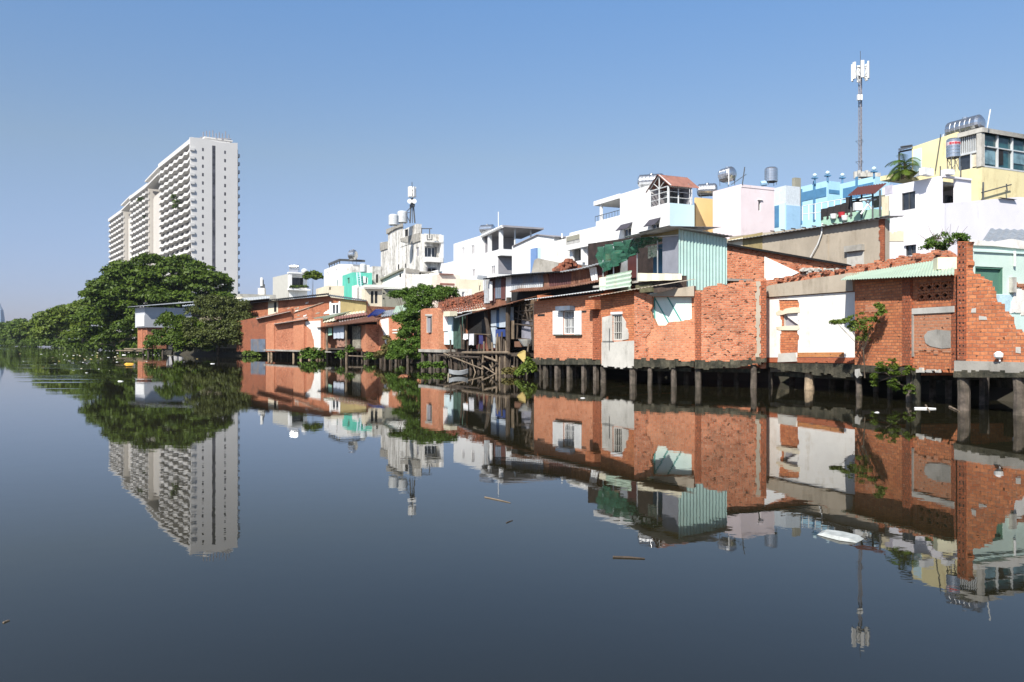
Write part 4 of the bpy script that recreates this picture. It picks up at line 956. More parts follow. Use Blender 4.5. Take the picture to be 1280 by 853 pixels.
slab(h, pl, [(401,406),(446,402),(446,436),(401,438)], DARK, -2, -1.9, 'rear_wall')
boxp(h, pl, 400, 435, 447, 438, -4, .2, WOOD, 'deck')
boxp(h, pl, 434, 408, 444, 436, -.6, -.5, plain('mottled grey boards', (.25,.23,.18), .9, .5, 5), 'wall_panel')
boxp(h, pl, 401, 424, 408, 437, -.2, 0, plain('brown red board', (.22,.06,.04), .9, .3), 'wall_panel')
boxp(h, pl, 421, 424, 434, 434, -.3, 0, plain('heap of goods', (.32,.17,.12), .9, .6, 4), 'stacked_goods')
MB().sheet(pl.at(396,410,.8), pl.at(472,401,.8), pl.at(466,395,-3), pl.at(396,403,-3), .3, .05).build('roof', RUST, h)
for x in (409,401,433): MB().tube(pl.at(x,406,.2), pl.at(x+rng.uniform(-1,1),455,.25), .12, n=7, seg=4, wob=.03).build('post', WOODP, h)
for k in range(22):
    x = 400+k*5.2+rng.uniform(-2,2)
    if x > 510: break
    a = pl.at(x, 439, rng.choice((.2,-.8,-1.8))); MB().tube((a.x,a.y,-.8), a, .1, .09, 7, seg=3, wob=.03).build('stilt', rng.choice((WOOD,PILE,WOODP)), h)
for q in ((430,456,452,456),(436,445,458,446)): MB().tube(pl.at(q[0],q[1],.5), pl.at(q[2],q[3],.4), .06, n=6).build('brace', WOODP, h)
cloth('hanging_cloth', 'pale grey sheet of cloth hanging at the middle of the laundry porch', pl, 419, 407.5, 433, 423, .2, plain('grey cloth', (.42,.46,.52), .9, .08), 2)
cloth('hanging_shirt', 'light grey shirt hanging at the left end of the laundry porch', pl, 401, 410, 406, 425, .2, plain('light cloth', (.5,.5,.55), .9, .2, 5), 3)
cloth('hanging_shirt', 'dark shirt hanging between pale ones on the laundry porch', pl, 407, 412, 412, 424, .2, WCL2, 4)
cloth('hanging_shirt', 'pale green shirt hanging left of the grey cloth on the laundry porch', pl, 412.5, 410, 417.5, 419, .2, plain('green cloth', (.35,.55,.42), .9, .1), 6)
# brick box with corner
b = B('brick_house', 'small brick box house on stilts with bright left face beside the laundry', 'house', 446, 457, 474, 70, 406, BRW, vp=250, z0=.85, rmat=BRR, group=None)
b.L.A, b.L.B
MB().sheet(b.top(b.tl+.3,-.4)+Vector((0,0,.15)), b.top(-.2,-.4)+Vector((0,0,.05)), b.top(-.2,b.tr+.2)+Vector((0,0,.6)), b.top(b.tl+.3,b.tr+.2)+Vector((0,0,.7)), .3, .04).build('eave', RUST, b.root)
for (s,o) in ((.2,.2),(.2,1.4),(1.2,.2)):
    p = b.top(s,o,0); MB().tube((p.x,p.y,-.8),(p.x,p.y,.85),.13,n=8).build('piling', PILE, b.root)
pl = pp((473,70.5),(527,64.5))
h = root('brick_house', 'low brick house with a broken white plaster strip, partly behind the vine', 'house', (pl.A.x,pl.A.y,.9))
wall(h, pl, [(473,401),(487,397,1),(500,396,1),(527,394),(527,438),(473,438)], BRW, name='wall', seed=3)
slab(h, pl, [(476,400),(486,398),(487,438),(484,438,1),(480,415,1)], WHITER, -.01, .07, 'plaster')
for y in (412,415.5): boxp(h, pl, 491, y, 504, y+1.2, -.01, .05, WHITER, 'plaster_band')
body(h, pl, 0, pl.L, .9, pl.uv(500,400)[1], 6, BRW); piles(h, pl, [477,481,489,495,503,510], 438, 0, .12, PILE)
# patchwork of roofs
h = root('roof_patchwork', 'patchwork of low sheet roofs in cream, rust and mint above the laundry porch', 'roof', P3(430,395,80).to_tuple())
def rs(q, mt, amp=.04, name='roof_sheet'): MB().sheet(*[P3(*k) for k in q], .35, amp, .03).build(name, mt, h)
rs([(382,403,80),(398,402,79),(440,389,88),(384,399,88)], plain('green grey sheet',(.28,.32,.24),.8,.3,1.5)); rs([(398,404,79),(458,394.5,77),(456,387.5,90),(396,397,90)], CREAMS)
rs([(418,399.5,78),(460,393.5,76),(458,390.5,79.5),(418,396.2,81.5)], SALM); rs([(424,403.5,77),(462,398,75),(461,394.2,77),(424,400.2,79)], GALVP); rs([(463,402,73),(508,394,69),(505,389,76),(463,397.5,80)], RUST)
rs([(476,396,74),(510,392,71),(508,385,82),(478,389,84)], GALV); rs([(491,391,76),(512,389.5,74),(512,380,84),(495,383,86)], MINTP)
m = MB(); m.sheet(P3(459,396.5,74.5), P3(464,397.5,74), P3(480,387.5,80), P3(470,387,82), .4, .08, .02); m.sheet(P3(464,394.5,75), P3(472,394,74.8), P3(482,388.5,79), P3(472,387.6,81), .5, .1, .02)
tag(m.build('blue_tarpaulin', TARP, None), 'crumpled blue tarpaulin lying over the low sheet roofs', 'tarpaulin')
m = MB(); a = P3(440,415,85); m.box((a.x,a.y,2), (13,5,2.6), -.4); m.build('wall', CREAM, h)
# long brick wall behind
pl = pp((330,100),(458,88))
h = root('brick_building', 'long brick building under a black roof edge, its right end olive rendered', 'building', (pl.A.x,pl.A.y,.7))
wall(h, pl, [(300,381),(345,376),(410,370),(412,372),(458,377),(458,412),(300,450)], BRD, holes=[(414,379,424,394)], name='wall')
window(h, pl, (414,379,424,394), WHITE, GL, 2, 1, .2, .08, name='door')
for x in (412.5,424): boxp(h, pl, x, 377, x+1.8, 396, -.05, .08, WHITE, 'door_jamb')
slab(h, pl, [(426,374.5),(458,378),(458,412),(426,412)], OLIVE, -.05, .05, 'render')
slab(h, pl, [(336,376),(348,375),(348,391,1),(336,394)], CREAM, -.02, .1, 'rendered_bay'); boxp(h, pl, 343.5, 378, 346.5, 390, .0, .12, DARK, 'window')
slab(h, pl, [(405,391,1),(413,386),(413,392),(405,393)], WHITER, -.02, .04, 'plaster_patch', 3)
for k in range(16):
    x, y = rng.uniform(352,412), rng.uniform(378,398); a_ = rng.uniform(2,6)
    slab(h, pl, [(x,y,1),(x+a_,y-rng.uniform(.5,2)),(x+a_*.8,y+rng.uniform(.4,1.5),1),(x+.5,y+1.2)], rng.choice((WHITER,BRW,CONT)), -.02, .03, 'mortar_patch', k)
MB().tube(pl.at(352,396,.1), pl.at(405,378,.1), .05, n=5).build('cable', CONT, h)
MB().sheet(pl.at(300,381,.9), pl.at(411,368.5,.9), pl.at(411,366.5,-2), pl.at(300,378.5,-2), .4, .03).build('roof', BLACK, h)
MB().sheet(pl.at(410,370,.5), pl.at(458,377,.5), pl.at(458,375,-3), pl.at(410,368,-3), .4, .04).build('roof', DGREY, h)
body(h, pl, 0, pl.L, .6, pl.uv(400,385)[1], 6, BRD, floor=False)
pl = pp((300,104),(337,99.5))
h = root('shed', 'dark maroon corrugated shed with a blue and white end beside the river trees', 'shed', (pl.A.x,pl.A.y,.7))
(u0,z0),_,(u1,z1),_ = rect(pl,(313,377,334,399)); wall(h, pl, [(302,377),(335,373),(335,420),(302,420)], MAROON, name='wall')
MB().sheet(pl.w(u0,z0,.12),pl.w(u1,z0,.12),pl.w(u1,z1,.1),pl.w(u0,z1,.1),.4,.04).build('sheet_panel', MAROON, h)
boxp(h, pl, 303, 378, 307, 392, 0, .1, SKYB, 'door'); boxp(h, pl, 307.2, 378, 309, 395, 0, .15, WHITE, 'post'); boxp(h, pl, 309.5, 378, 313, 390, 0, .1, LBLUE, 'wall_panel')
MB().sheet(pl.at(285,378,1), pl.at(337,373,1), pl.at(337,370,-4), pl.at(285,374,-4), .4, .05).build('roof', GALVP, h); body(h, pl, 0, pl.L, .6, pl.uv(320,380)[1], 5, MAROON, floor=False)
pl = pp((296,96),(345,89))
h = root('brick_house', 'shaded brick lower house between the river trees and the rounded brick corner', 'house', (pl.A.x,pl.A.y,.7))
wall(h, pl, [(296,402),(345,392),(365,386),(365,440),(296,440)], brick('brick shade toned', (.36,.12,.06), (.22,.07,.04), mortar=(.2,.13,.09), grime=.7, pale=.2, rh=.09), name='wall'); boxp(h, pl, 314, 424, 332, 440, -.05, .06, BLGR, 'metal_sheet')  # shade of the bush put into the dark brick colour and its grime
MB().sheet(pl.at(320,399,.5), pl.at(363,389.5,.5), pl.at(363,388,-1.5), pl.at(320,397,-1.5), .4, .03).build('roof', CONL, h); body(h, pl, 0, pl.L, .6, pl.uv(320,410)[1], 4, BRD, floor=False)

# left-most river house with grey metal upper storey
b = B('river_house', 'river house with brick ground floor and pale grey upper storey beside left trees', 'house', 172, 184, 208, 103, 409.5, BRD, vp=-300, z0=.8, roof=False)
u = B('', '', '', 169, 181, 240, 102.6, 384, plain('grey fibre sheet', (.50,.52,.56), .7, .06, .6), vp=-300, z0=b.ztop+.01, par=b.root, wname='upper_wall')
boxp(b.root, u.L, 171, 395, 181, 408, -.02, .12, PVC, 'white_panel'); boxp(b.root, b.Rt, 191, 414, 197.5, 418, -.02, .02, DARK, 'window')
slab(b.root, b.L, [(177,411),(179,411),(179,435),(177,435)], BRR, -.02, .1, 'brick_rib')
boxp(b.root, u.Rt, 207.5, 387, 208.3, 408, -.02, .05, DGREY, 'joint')
MB().sheet(u.top(u.tl+.5,-.8)+Vector((0,0,.1)), u.top(-.6,-.8)+Vector((0,0,.1)), u.top(-.6,u.tr+.6)+Vector((0,0,.9)), u.top(u.tl+.5,u.tr+.6)+Vector((0,0,1.0)), .4, .04).build('roof', GALV, b.root)
for (s,o) in ((.2,.2),(2.0,.2),(.2,2.0),(1.2,1.1)):
    p = b.top(s,o,0); MB().tube((p.x,p.y,-.8),(p.x,p.y,.85),.14,n=8).build('piling', PILE, b.root)
m = MB(); p = b.top(0,0,.75); q = b.top(4,-1.5,.75); m.tube(p, q, .12, n=6); m.tube(b.top(0,-.5,.5), b.top(9,-1,.5), .1, n=6); m.build('walkway_pole', WOODP, b.root)
h = root('shed', 'patchy lean to shed with a cream roof edge rising behind the river bush', 'shed', P3(265,395,108).to_tuple())
pl = pp((236,108),(300,106)); wall(h, pl, [(236,385),(262,383),(300,374),(300,420),(236,420)], plain('mixed boards', (.22,.19,.13), .9, .5, 1.5), name='wall')
boxp(h, pl, 248, 384, 259, 390, 0, .1, TEAL, 'panel'); boxp(h, pl, 232, 386, 237, 400, 0, .2, CREAM, 'post'); boxp(h, pl, 226,392,231,402,0,.2,PEACH,'panel')
MB().sheet(pl.at(228,385,1), pl.at(262,380,1), pl.at(262,378,-3), pl.at(228,382,-3), .4, .05).build('roof', GALVP, h)
MB().sheet(pl.at(259,381,1), pl.at(303,373,1), pl.at(303,371,-3), pl.at(259,379.5,-3), .4, .05).build('roof', CREAMS, h)
body(h, pl, 0, pl.L, .6, pl.uv(250,390)[1], 4, GREYG, floor=False)
# ================================================================ TOWN BEHIND, right to left
AWN = plain('dark awning', (.05,.045,.06), .7, .15)
W2 = dict(cols=2, rows=1, fw=.07); WD = dict(fm=DGREY, cols=2, fw=.06)
# yellow house with glazed top storey
b = B('yellow_house', 'pale yellow house with a glazed top storey at the upper right', 'house', 1140, 1227, 1420, 62, 208, YEL, vp=177, z0=.6, Lpoly=[(1140,184),(1197,165),(1197,214),(1227,208.5),(1227,520),(1140,520)])
L, Q, r_ = b.L, b.Rt, b.root
zt = L.uv(1227,160)[1]; zb = b.ztop
m = MB(); u1 = L.uv(1198,200)[0]
m.obox(L, u1, L.L+.15, zt-.35, zt, -9, .15); m.obox(Q, .1, Q.L, zt-.35, zt, -3, .15)
m.obox(L, L.L-.35, L.L+.05, zb, zt-.35, -.3, .1); m.build('top_frame', CONL, r_)
m = MB(); m.obox(L, u1, L.L-.35, zb+.05, zt-.35, -.3, -.2); m.build('glazing', GL, r_)
m = MB(); zm = L.uv(1222,189)[1]
for k in range(9): u = u1+(L.L-.35-u1)*(k+.5)/9; m.obox(L, u-.03, u+.03, zm, zt-.36, -.2, -.1)
m.obox(L, u1, L.L-.36, zm-.08, zm+.08, -.2, -.02); m.obox(L, L.uv(1213,190)[0]-.06, L.uv(1213,190)[0]+.06, zb, zm-.09, -.2, -.05); m.build('mullion', GALVP, r_)
(a0,c0),_,(a1,c1),_ = rect(L,(1213,192,1223,207)); MB().obox(L, a0, a1, c0, c1, -.19, -.12).build('curtain', CREAM, r_)
m = MB(); m.obox(Q, .3, Q.L, zb+.05, zt-.35, -.3, -.2); m.build('glazing', GLT, r_)
zm2 = Q.uv(1250,185.5)[1]; xs = [1248,1266.5,1285,1303,1322]
m = MB()
for x in xs: u = Q.uv(x,180)[0]; m.obox(Q, u-.05, u+.05, zb, zt-.36, -.2, -.02)
m.obox(Q, .3, Q.L, zm2-.04, zm2+.04, -.2, -.03); m.obox(Q, .3, Q.L, zb-.02, zb+.1, -.2, .02); m.build('mullion', GALVP, r_)
for x0,x1 in ((1228.5,1246),(1268,1284),(1287,1302)): boxp(r_, Q, x0, 186.5, x1, 206, -.19, -.13, GLC, 'curtained_pane')
boxp(r_, Q, 1250, 186.5, 1256, 206, -.19, -.12, DARK, 'open_pane')
slab(r_, L, [(1142,188),(1152,185),(1152,213),(1142,216)], LBLUE, -.02, .05, 'painted_panel')
m = MB(); m.obox(L, -3.2, -.05, L.uv(1140,212)[1]-.4, L.uv(1140,212)[1], -4, 0); m.build('terrace', YEL, r_)
m = MB()
for q in ((1124,190,1124,222),(1126,184,1140,182),(1125,190,1140,187)): m.tube(L.at(q[0],q[1],-.2), L.at(q[2],q[3],-.2), .08, n=6)
m.sheet(L.at(1123,189,.1), L.at(1141,184,.1), L.at(1141,182,-3), L.at(1123,186,-3), .3, .02); m.build('terrace_canopy', DGREY, r_)
m = MB()
for x in (1175.5,1201): m.tube(L.at(x,226,.5), L.at(x,208,.5), .05, n=6)
m.build('roof_edge_post', DGREY, r_)
MB().tube(L.at(1169,214,.2), L.at(1176,168,.2), .035, n=5).build('thin_pole', DGREY, r_)
m = MB(); m.tube(Q.at(1229,250,.3), Q.at(1229,228,.3), .06, n=6); m.tube(Q.at(1227,241,.3), Q.at(1264,231,.3), .05, n=6); m.tube(Q.at(1259,240,.3), Q.at(1258,230,.3), .05, n=6); m.build('pipe_rail', DGREY, r_)
MB().tube(P3(1234,160,61), P3(1238,137,61), .045, n=5).build('aerial', PVC, r_)
pt = b.top(4.2,2.2,zt); T = htank('big horizontal stainless tank beside the glazed top storey of the yellow house', (P3(1206,160,66).x,P3(1206,160,66).y,zt-.05), .72, 2.6, (-.42,.907), .45)
m = MB(); q = P3(1214,160.5,65.5); m.tube(q, q-Vector((d_:=.0,0,0))+Vector((-.42,.907,0))*2.4-Vector((0,0,.2)), .30, n=12); tag(m.build('water_tank', plain('white tank',(.5,.52,.54),.4,.05), None), 'slim grey tank lying low on the roof left of the big stainless tank', 'water tank')
vt = vtank('upright stainless tank with a red band in front of the pale yellow wall', (P3(1191.5,214,57.5).x,P3(1191.5,214,57.5).y,P3(1191.5,214,57.5).z), .46, 1.28, STEEL, .95)
p = P3(1191.5,190,57.5); c_ = ABS[vt.name]; zz = c_.z+.95
RB = MB(); RB.lathe((c_.x,c_.y,zz+.86), (0,0,1), [(0,.462),(0,.468),(.24,.468),(.24,.462)], 20); RB.build('label_band', plain('pale band',(.62,.48,.52),.5), vt)
for k in (-.9,-.45,0,.45,.9):
    a = -1.72+k*.8; cx_, cy_ = c_.x+math.cos(a)*.475, c_.y+math.sin(a)*.475
    MB().box((cx_,cy_,zz+.98), (.012,.15,.16 if abs(k) != .45 else .11), a).build('label_mark', REDP, vt)
# lilac white house
b = B('white_house', 'lilac white house with a recessed balcony, in front of the pale yellow house', 'house', 1103, 1176, 1214, 54, 220, LILAC, vp=177, Lw=[((1127,242,1144,263),WD)], Rw=[((1177,221.5,1195,256),dict(fm=LILAC,gm=LILAC,cols=1,fw=.02,dep=1.3,name='balcony_recess'))])
window(b.root, b.Rt.shift(-.9), (1184,244,1195,256), DGREY, GL, 2, 1)
boxp(b.root, b.Rt, 1177, 221.5, 1213, 224, .0, .12, LILAC, 'top_beam')
boxp(b.root, b.L, 1106, 233, 1116, 242, -.02, .02, plain('lilac shadow gap', (.55,.52,.6), .8), 'niche')
b2 = B('white_house', 'broad lower lilac white house front with a small dark window near its left foot', 'house', 1101, 1180, 1285, 51, 254, LILAC, vp=177, Lw=[((1132,306,1145,319),WD)], Rpoly=[(1181,254.5),(1272,246.5),(1284,247),(1284,420),(1181,420)], Lpoly=[(1102,268),(1180,254.5),(1180,420),(1102,420)])
slab(b2.root, b2.L, [(1107,292,1),(1130,289),(1130,302),(1107,302,1)], CREAM, -.02, .03, 'worn_patch', 3)
boxp(b2.root, b2.Rt, 1247, 247.5, 1268, 250, .0, .2, DGREY, 'ledge')
boxp(b2.root, b2.L, 1132, 304.5, 1146, 305.8, -.02, .15, LILAC, 'sill')
# clutter on the lilac house roof
m = MB(); p = P3(1158,217,54.5)
m.box((p.x,p.y,p.z+.1), (1.0,.4,.5), .5); m.box((p.x+1.3,p.y-.3,p.z), (.7,.5,.35), .4); tag(m.build('roof_unit', PVC, None), 'pair of small white boxes on the lilac house roof', 'roof box')
MB().sheet(P3(1141,222,55), P3(1158,218,54), P3(1164,209,57), P3(1150,214,58), .3, .02).build('roof_sheet', GALV, b.root)
# cyan house
b = B('cyan_house', 'bright cyan house with dark blue bands and small lamp finials along its roof', 'house', 1001, 1034, 1050, 98, 226, CYAN, vp=177)
L, Q = b.L, b.Rt
boxp(b.root, L, 1002, 241, 1033, 245.5, -.02, .06, DBLUE, 'band'); boxp(b.root, L, 1017, 227, 1019.5, 276, -.02, .12, DBLUE, 'pilaster'); boxp(b.root, L, 1001, 237, 1003, 280, -.02, .1, DBLUE, 'pilaster')
boxp(b.root, Q, 1036, 237, 1049, 243, -.02, .06, DBLUE, 'band')
b3 = B('cyan_house', 'right wing of the cyan house with a blue band, below the tall mast', 'house', 1050, 1093, 1112, 96, 220.5, CYAN, vp=177)
boxp(b3.root, b3.L, 1054, 236, 1092, 242, -.02, .06, DBLUE, 'band'); boxp(b3.root, b3.L, 1070, 221.5, 1072.5, 262, -.02, .12, DBLUE, 'pilaster')
proto = None; fin = [(1018.5,227,99.5),(1034.5,224,98),(1053,226.5,101),(1092.5,219,96)]
for i,(x,y,Y) in enumerate(fin):
    p = P3(x,y,Y); lab = ['leftmost','second from left','third from left','rightmost'][i]+' of the small blue globe finials on the cyan house roof'
    if proto is None:
        proto = root('roof_finial', lab, 'finial', p.to_tuple(), 'globe finials on the cyan house'); MB().tube(p-Vector((0,0,.3)), p+Vector((0,0,.45)), .12, n=8).build('stem', DBLUE, proto)
        MB().lathe(p+Vector((0,0,.5)), (0,0,1), [(0,.05),(.1,.2),(.25,.27),(.4,.2),(.5,.05)], 12).build('globe', LBLUE, proto, smooth=True)
        MB().box((p.x,p.y,p.z+.4), (.7,.5,.12)).build('plate', DBLUE, proto)
    else: copy_tree(proto, p, lab)
# mast
p = P3(1075.5,224,108); ms = root('antenna_mast', 'tall slim lattice telecom mast with white panel antennas above the cyan house', 'mast', p.to_tuple())
zt = P3(0,96,108).z; rr = .22; m = MB(); V = [Vector((p.x+math.cos(a)*rr, p.y+math.sin(a)*rr, 0)) for a in (0.3,2.4,4.5)]
for v in V: m.tube(v+Vector((0,0,p.z-.5)), v+Vector((0,0,zt)), .055, n=5)
n = 24
for k in range(n):
    za, zc = p.z+(zt-p.z)*k/n, p.z+(zt-p.z)*(k+1)/n
    for i in range(3): m.tube(V[i]+Vector((0,0,za)), V[(i+1)%3]+Vector((0,0,zc)), .03, n=4, cap=False); m.tube(V[i]+Vector((0,0,zc)), V[(i+1)%3]+Vector((0,0,zc)), .03, n=4, cap=False)
m.build('lattice', plain('mast steel',(.26,.25,.27),.6,.2), ms)
MB().tube(P3(1075.5,97,108), P3(1075.5,64,108), .035, n=5).build('lightning_rod', DGREY, ms)
def panels(ms, px, ytop, ybot, Y, R_, n, w_, ph=.2):
    c = P3(px, ytop, Y); zb_ = P3(px, ybot, Y).z
    for k in range(n):
        a = 2*math.pi*k/n+ph; x, y = c.x+math.cos(a)*R_, c.y+math.sin(a)*R_
        MB().box((x,y,(c.z+zb_)/2), (w_*.45,w_,c.z-zb_), a).build('panel_antenna', PVC, ms)
        MB().tube((c.x,c.y,zb_+.5),(x,y,zb_+.2),.04,n=5).build('arm', DGREY, ms); MB().tube((c.x,c.y,c.z-.6),(x,y,c.z-.6),.04,n=5).build('arm', DGREY, ms)
panels(ms, 1075.5, 79, 100, 108, 1.05, 6, .42, .35)
for q in ((1069.5,88,1073,101),(1078,90,1081,99)): MB().tube(P3(q[0],q[1],107.4), P3(q[2],q[3],107.6), .1, n=6).build('radio_unit', GALVP, ms)
for dx in (-2.3,.5): MB().box(tuple(P3(1075.5+dx,122,107.5)), (.36,.3,.75)).build('radio_unit', PVC, ms)
for y in (176,202):
    m = MB()
    for a in (0.5,2.6,4.7):
        c = P3(1075.5,y,108); m.tube(c, (c.x+math.cos(a)*.6,c.y+math.sin(a)*.6,c.z), .03, n=4); m.tube((c.x+math.cos(a)*.6,c.y+math.sin(a)*.6,c.z),(c.x,c.y,c.z-.7),.02,n=4)
    m.build('guy_bracket', DGREY, ms)
m = MB(); c = P3(1069,219,106)
for k in range(5): m.box((c.x+k*.5,c.y,c.z), (.35,.3,.9+.3*(k%2)))
m.box(tuple(P3(1086,219.5,104)), (2.6,1,.5)); m.build('base_cabinet', CONL, ms)
# covered terrace with black net
h = root('roof_terrace', 'cluttered roof terrace under a dark red sheet canopy with black netting', 'roof terrace', P3(1065,273,52).to_tuple())
tpl = pp((1025,54),(1100,50))
m = MB(); m.oboxp(tpl, 1026, 272, 1092, 277, -1.6, 0); m.build('floor', plain('mint roof slab',(.36,.55,.42),.8), h)
MB().sheet(tpl.at(1059,245,.6), tpl.at(1093,242,.6), tpl.at(1108,229,-2.2), tpl.at(1072,234,-2.2), .2, .03).build('canopy', REDROOF, h)
m = MB()
for q in ((1064,242,1064,273),(1077,242,1077,273),(1091,240,1091,273),(1100,238,1100,270)): m.tube(tpl.at(q[0],q[1],0), tpl.at(q[2],q[3],0), .06, n=6)
m.tube(tpl.at(1064,250,0), tpl.at(1091,246,0), .05, n=6); m.build('frame', DGREY, h)
boxp(h, tpl, 1078, 244, 1091, 256, -1.2, -1.1, GREYG, 'board'); boxp(h, tpl, 1092, 245, 1100, 268, -.9, -.8, CREAM, 'board')
m = MB(); m.sheet(tpl.at(1026,275,0), tpl.at(1066,270,0), tpl.at(1078,248,-.5), tpl.at(1026,262,0), .5, .08); m.sheet(tpl.at(1058,271,0), tpl.at(1066,270,0), tpl.at(1064,246,-.1), tpl.at(1057,247,-.1), .3, .05); m.build('black_net', plain('black net',(.02,.018,.018),.95), h)
m = MB()
for k in range(8):
    x = 1003+k*8; m.tube(tpl.at(x,276-(k*.6),-2.0), tpl.at(x,258-k*1.4,-2.0), .035, n=5)
m.tube(tpl.at(1003,258,-2), tpl.at(1060,248,-2), .03, n=5); m.tube(tpl.at(1003,268,-2), tpl.at(1050,263,-2), .03, n=5); m.build('railing', PVC, h)
for (x,y,mt,lab,nm) in ((1042,272,WHITE,'white bucket on the floor of the netted roof terrace','bucket'),(1052,270,REDP,'red bucket on the floor of the netted roof terrace','bucket'),(1056,274,PVC,'white plastic tub right of the red bucket on the roof terrace','tub')):
    q = tpl.at(x,y+2,.1); tag(MB().lathe(q,(0,0,1),[(0,.15),(.05,.18),(.32,.23),(.34,.24)],12).build(nm, mt, None), lab, nm)
m = MB(); q = tpl.at(1085,268,.1)
m.tube(q+Vector((-.45,0,0)), q+Vector((.25,0,1.0)), .06, n=6); m.tube(q+Vector((.45,0,0)), q+Vector((-.25,0,1.0)), .06, n=6); m.box(tuple(q+Vector((0,0,.9))), (.9,.4,.08)); m.box(tuple(q+Vector((-.6,.1,.5))), (.5,.3,.5)); tag(m.build('folding_rack', PVC, None), 'white folding rack standing under the dark red canopy', 'rack')
# light blue buildings
b = B('tiled_building', 'pale blue building with a speckled upper storey right of the pink house', 'building', 968, 982, 1000, 88, 232, plain('speckled tile',(.66,.72,.76),.6,.1,8,stain=.5,sc=(.42,.45,.48),ss=8), vp=177)
boxp(b.root, b.L, 968.5, 256.5, 982, 290, -.02, .08, LBLUE, 'lower_wall'); boxp(b.root, b.Rt, 982.2, 256.5, 1000, 290, -.02, .08, SKYB, 'lower_wall'); boxp(b.root, b.L, 969, 258, 974.5, 284, .0, .12, DBLUE, 'door')
vtank('upright stainless tank standing on the pale blue speckled building', P3(964,232,92).to_tuple(), .75, 1.5)
tag(MB().tube(P3(951,230,92), P3(958,229,92), .3, n=8).build('pipe_drum', SKYB, None), 'small blue drum lying left of the upright tank', 'drum')
b = B('small_tower', 'small grey ribbed stair turret behind the pale blue building', 'building', 990, 994, 1001, 92, 222, GREYG, vp=177, roof=False)
# pink house
b = B('pink_house', 'pale pink house, a plain cube with one slit window high on its end wall', 'house', 891, 926, 968, 72, 230.5, PINK, vp=177, Rw=[((948,251,951,264),dict(fm=WHITE,gm=DARK,cols=1,fw=.04))])
boxp(b.root, b.Rt, 946.5, 249.8, 953, 250.8, -.02, .12, WHITE, 'slit_hood')
boxp(b.root, b.Rt, 926.6, 234, 968, 235, -.02, .04, PINK, 'trim')
htank('horizontal stainless tank on the roof of the pink house', P3(909,232,77).to_tuple(), .68, 1.2, (-.42,.907), .35)
MB().tube(P3(911,231,76), P3(911,211,76), .05, n=5).build('aerial', PVC, b.root); MB().tube(P3(928,231,72), P3(931,209,72), .05, n=5).tube(P3(914,231,75), P3(933,218,73), .03, n=5).build('aerial', DGREY, b.root)
# apricot house
b = B('apricot_house', 'plain apricot house wall between the white house and the pink house', 'house', 868, 870, 898, 76, 247, ORY, vp=177)
htank('horizontal stainless tank on the roof of the apricot house', P3(884,247,78).to_tuple(), .62, 1.6, (.95,-.3), .1)
# big white house
b = B('white_house', 'large white house with terrace frame, two awninged windows and light blue end wall', 'house', 745, 835, 868, 72, 253.5, WHITE, vp=177, rmat=LBLUE, Lw=[((780,287,789,303),dict(fm=PVC,cols=2,rows=2,fw=.06)),((815,281,824,290),dict(fm=PVC,cols=2,fw=.06))])
L, Q, r_ = b.L, b.Rt, b.root
for q in ((777,281,790,286.5),(812.5,275,825,281.5)):
    (u0,z0),_,(u1,z1),_ = rect(L,q); MB().sheet(L.w(u0-.1,z0,.7),L.w(u1+.1,z0,.7),L.w(u1+.1,z1,.02),L.w(u0-.1,z1,.02),.3,.0,.04).build('awning', AWN, r_)
# upper volume
ux0, ux1 = L.uv(775,240)[0], L.uv(811,232)[0]; zu = L.uv(811,232)[1]
m = MB(); m.obox(L, ux0, ux1, b.ztop-.02, zu, -5, -.001); m.build('upper_wall', WHITE, r_)
ua, ub = L.uv(743,250)[0], ux0-.002; zf = L.uv(760,247)[1]
m = MB(); m.obox(L, ua, ub, zf-.45, zf, -5, 0.1); m.build('terrace_roof', WHITE, r_)
for u, o in ((L.uv(749.5,260)[0],-.1),(L.uv(749.5,260)[0],-4.6)): MB().obox(L, u-.14, u+.14, b.ztop-.1, zf-.46, o-.2, o).build('terrace_post', WHITE, r_)
m = MB(); z = b.ztop
for k in range(10): u = ua+(ub-ua)*k/9; m.tube(L.w(u,z,-.1), L.w(u,z+.55,-.1), .025, n=5)
m.tube(L.w(ua,z+.55,-.1), L.w(ub,z+.55,-.1), .035, n=5); m.build('railing', DGREY, r_)
# gazebo on the right part of the terrace
g0, g1 = ux1+.1, L.L-.1; gd = Q.L-.2; z = b.ztop; ze = L.uv(835,232.5)[1]; zr = L.uv(823,219)[1]
m = MB()
for u in (g0,(g0+g1)/2,g1): m.tube(L.w(u,z,-.12), L.w(u,ze,-.12), .07 if u != g1 else .12, n=6)
for o in (.45,.95): m.tube(Q.w(gd*o,z,-.12), Q.w(gd*o,ze,-.12), .07, n=6)
m.tube(L.w(g0,ze,-.12), L.w(g1,ze,-.12), .06, n=6); m.tube(Q.w(.1,ze,-.12), Q.w(gd,ze,-.12), .06, n=6)
gm = (g0+g1)/2; m.tube(L.w(gm,ze,-.12), L.w(gm,zr,-.12), .06, n=6)
for s in (g0-.4,g1+.4): m.tube(L.w(s,ze,-.12), L.w(gm,zr,-.12), .06, n=6); m.tube(L.w(gm,ze,-.12), L.w((s+gm)/2,(ze+zr)/2,-.12), .04, n=6)
for f in (.35,.7): m.tube(L.w(g0,z+(ze-z)*f,-.12), L.w(g1,z+(ze-z)*f,-.12), .04, n=6); m.tube(Q.w(.1,z+(ze-z)*f,-.12), Q.w(gd,z+(ze-z)*f,-.12), .04, n=6)
m.build('gazebo_frame', GALVP, r_)
ee = Vector((b.e.x,b.e.y,0))*(gd+.6)
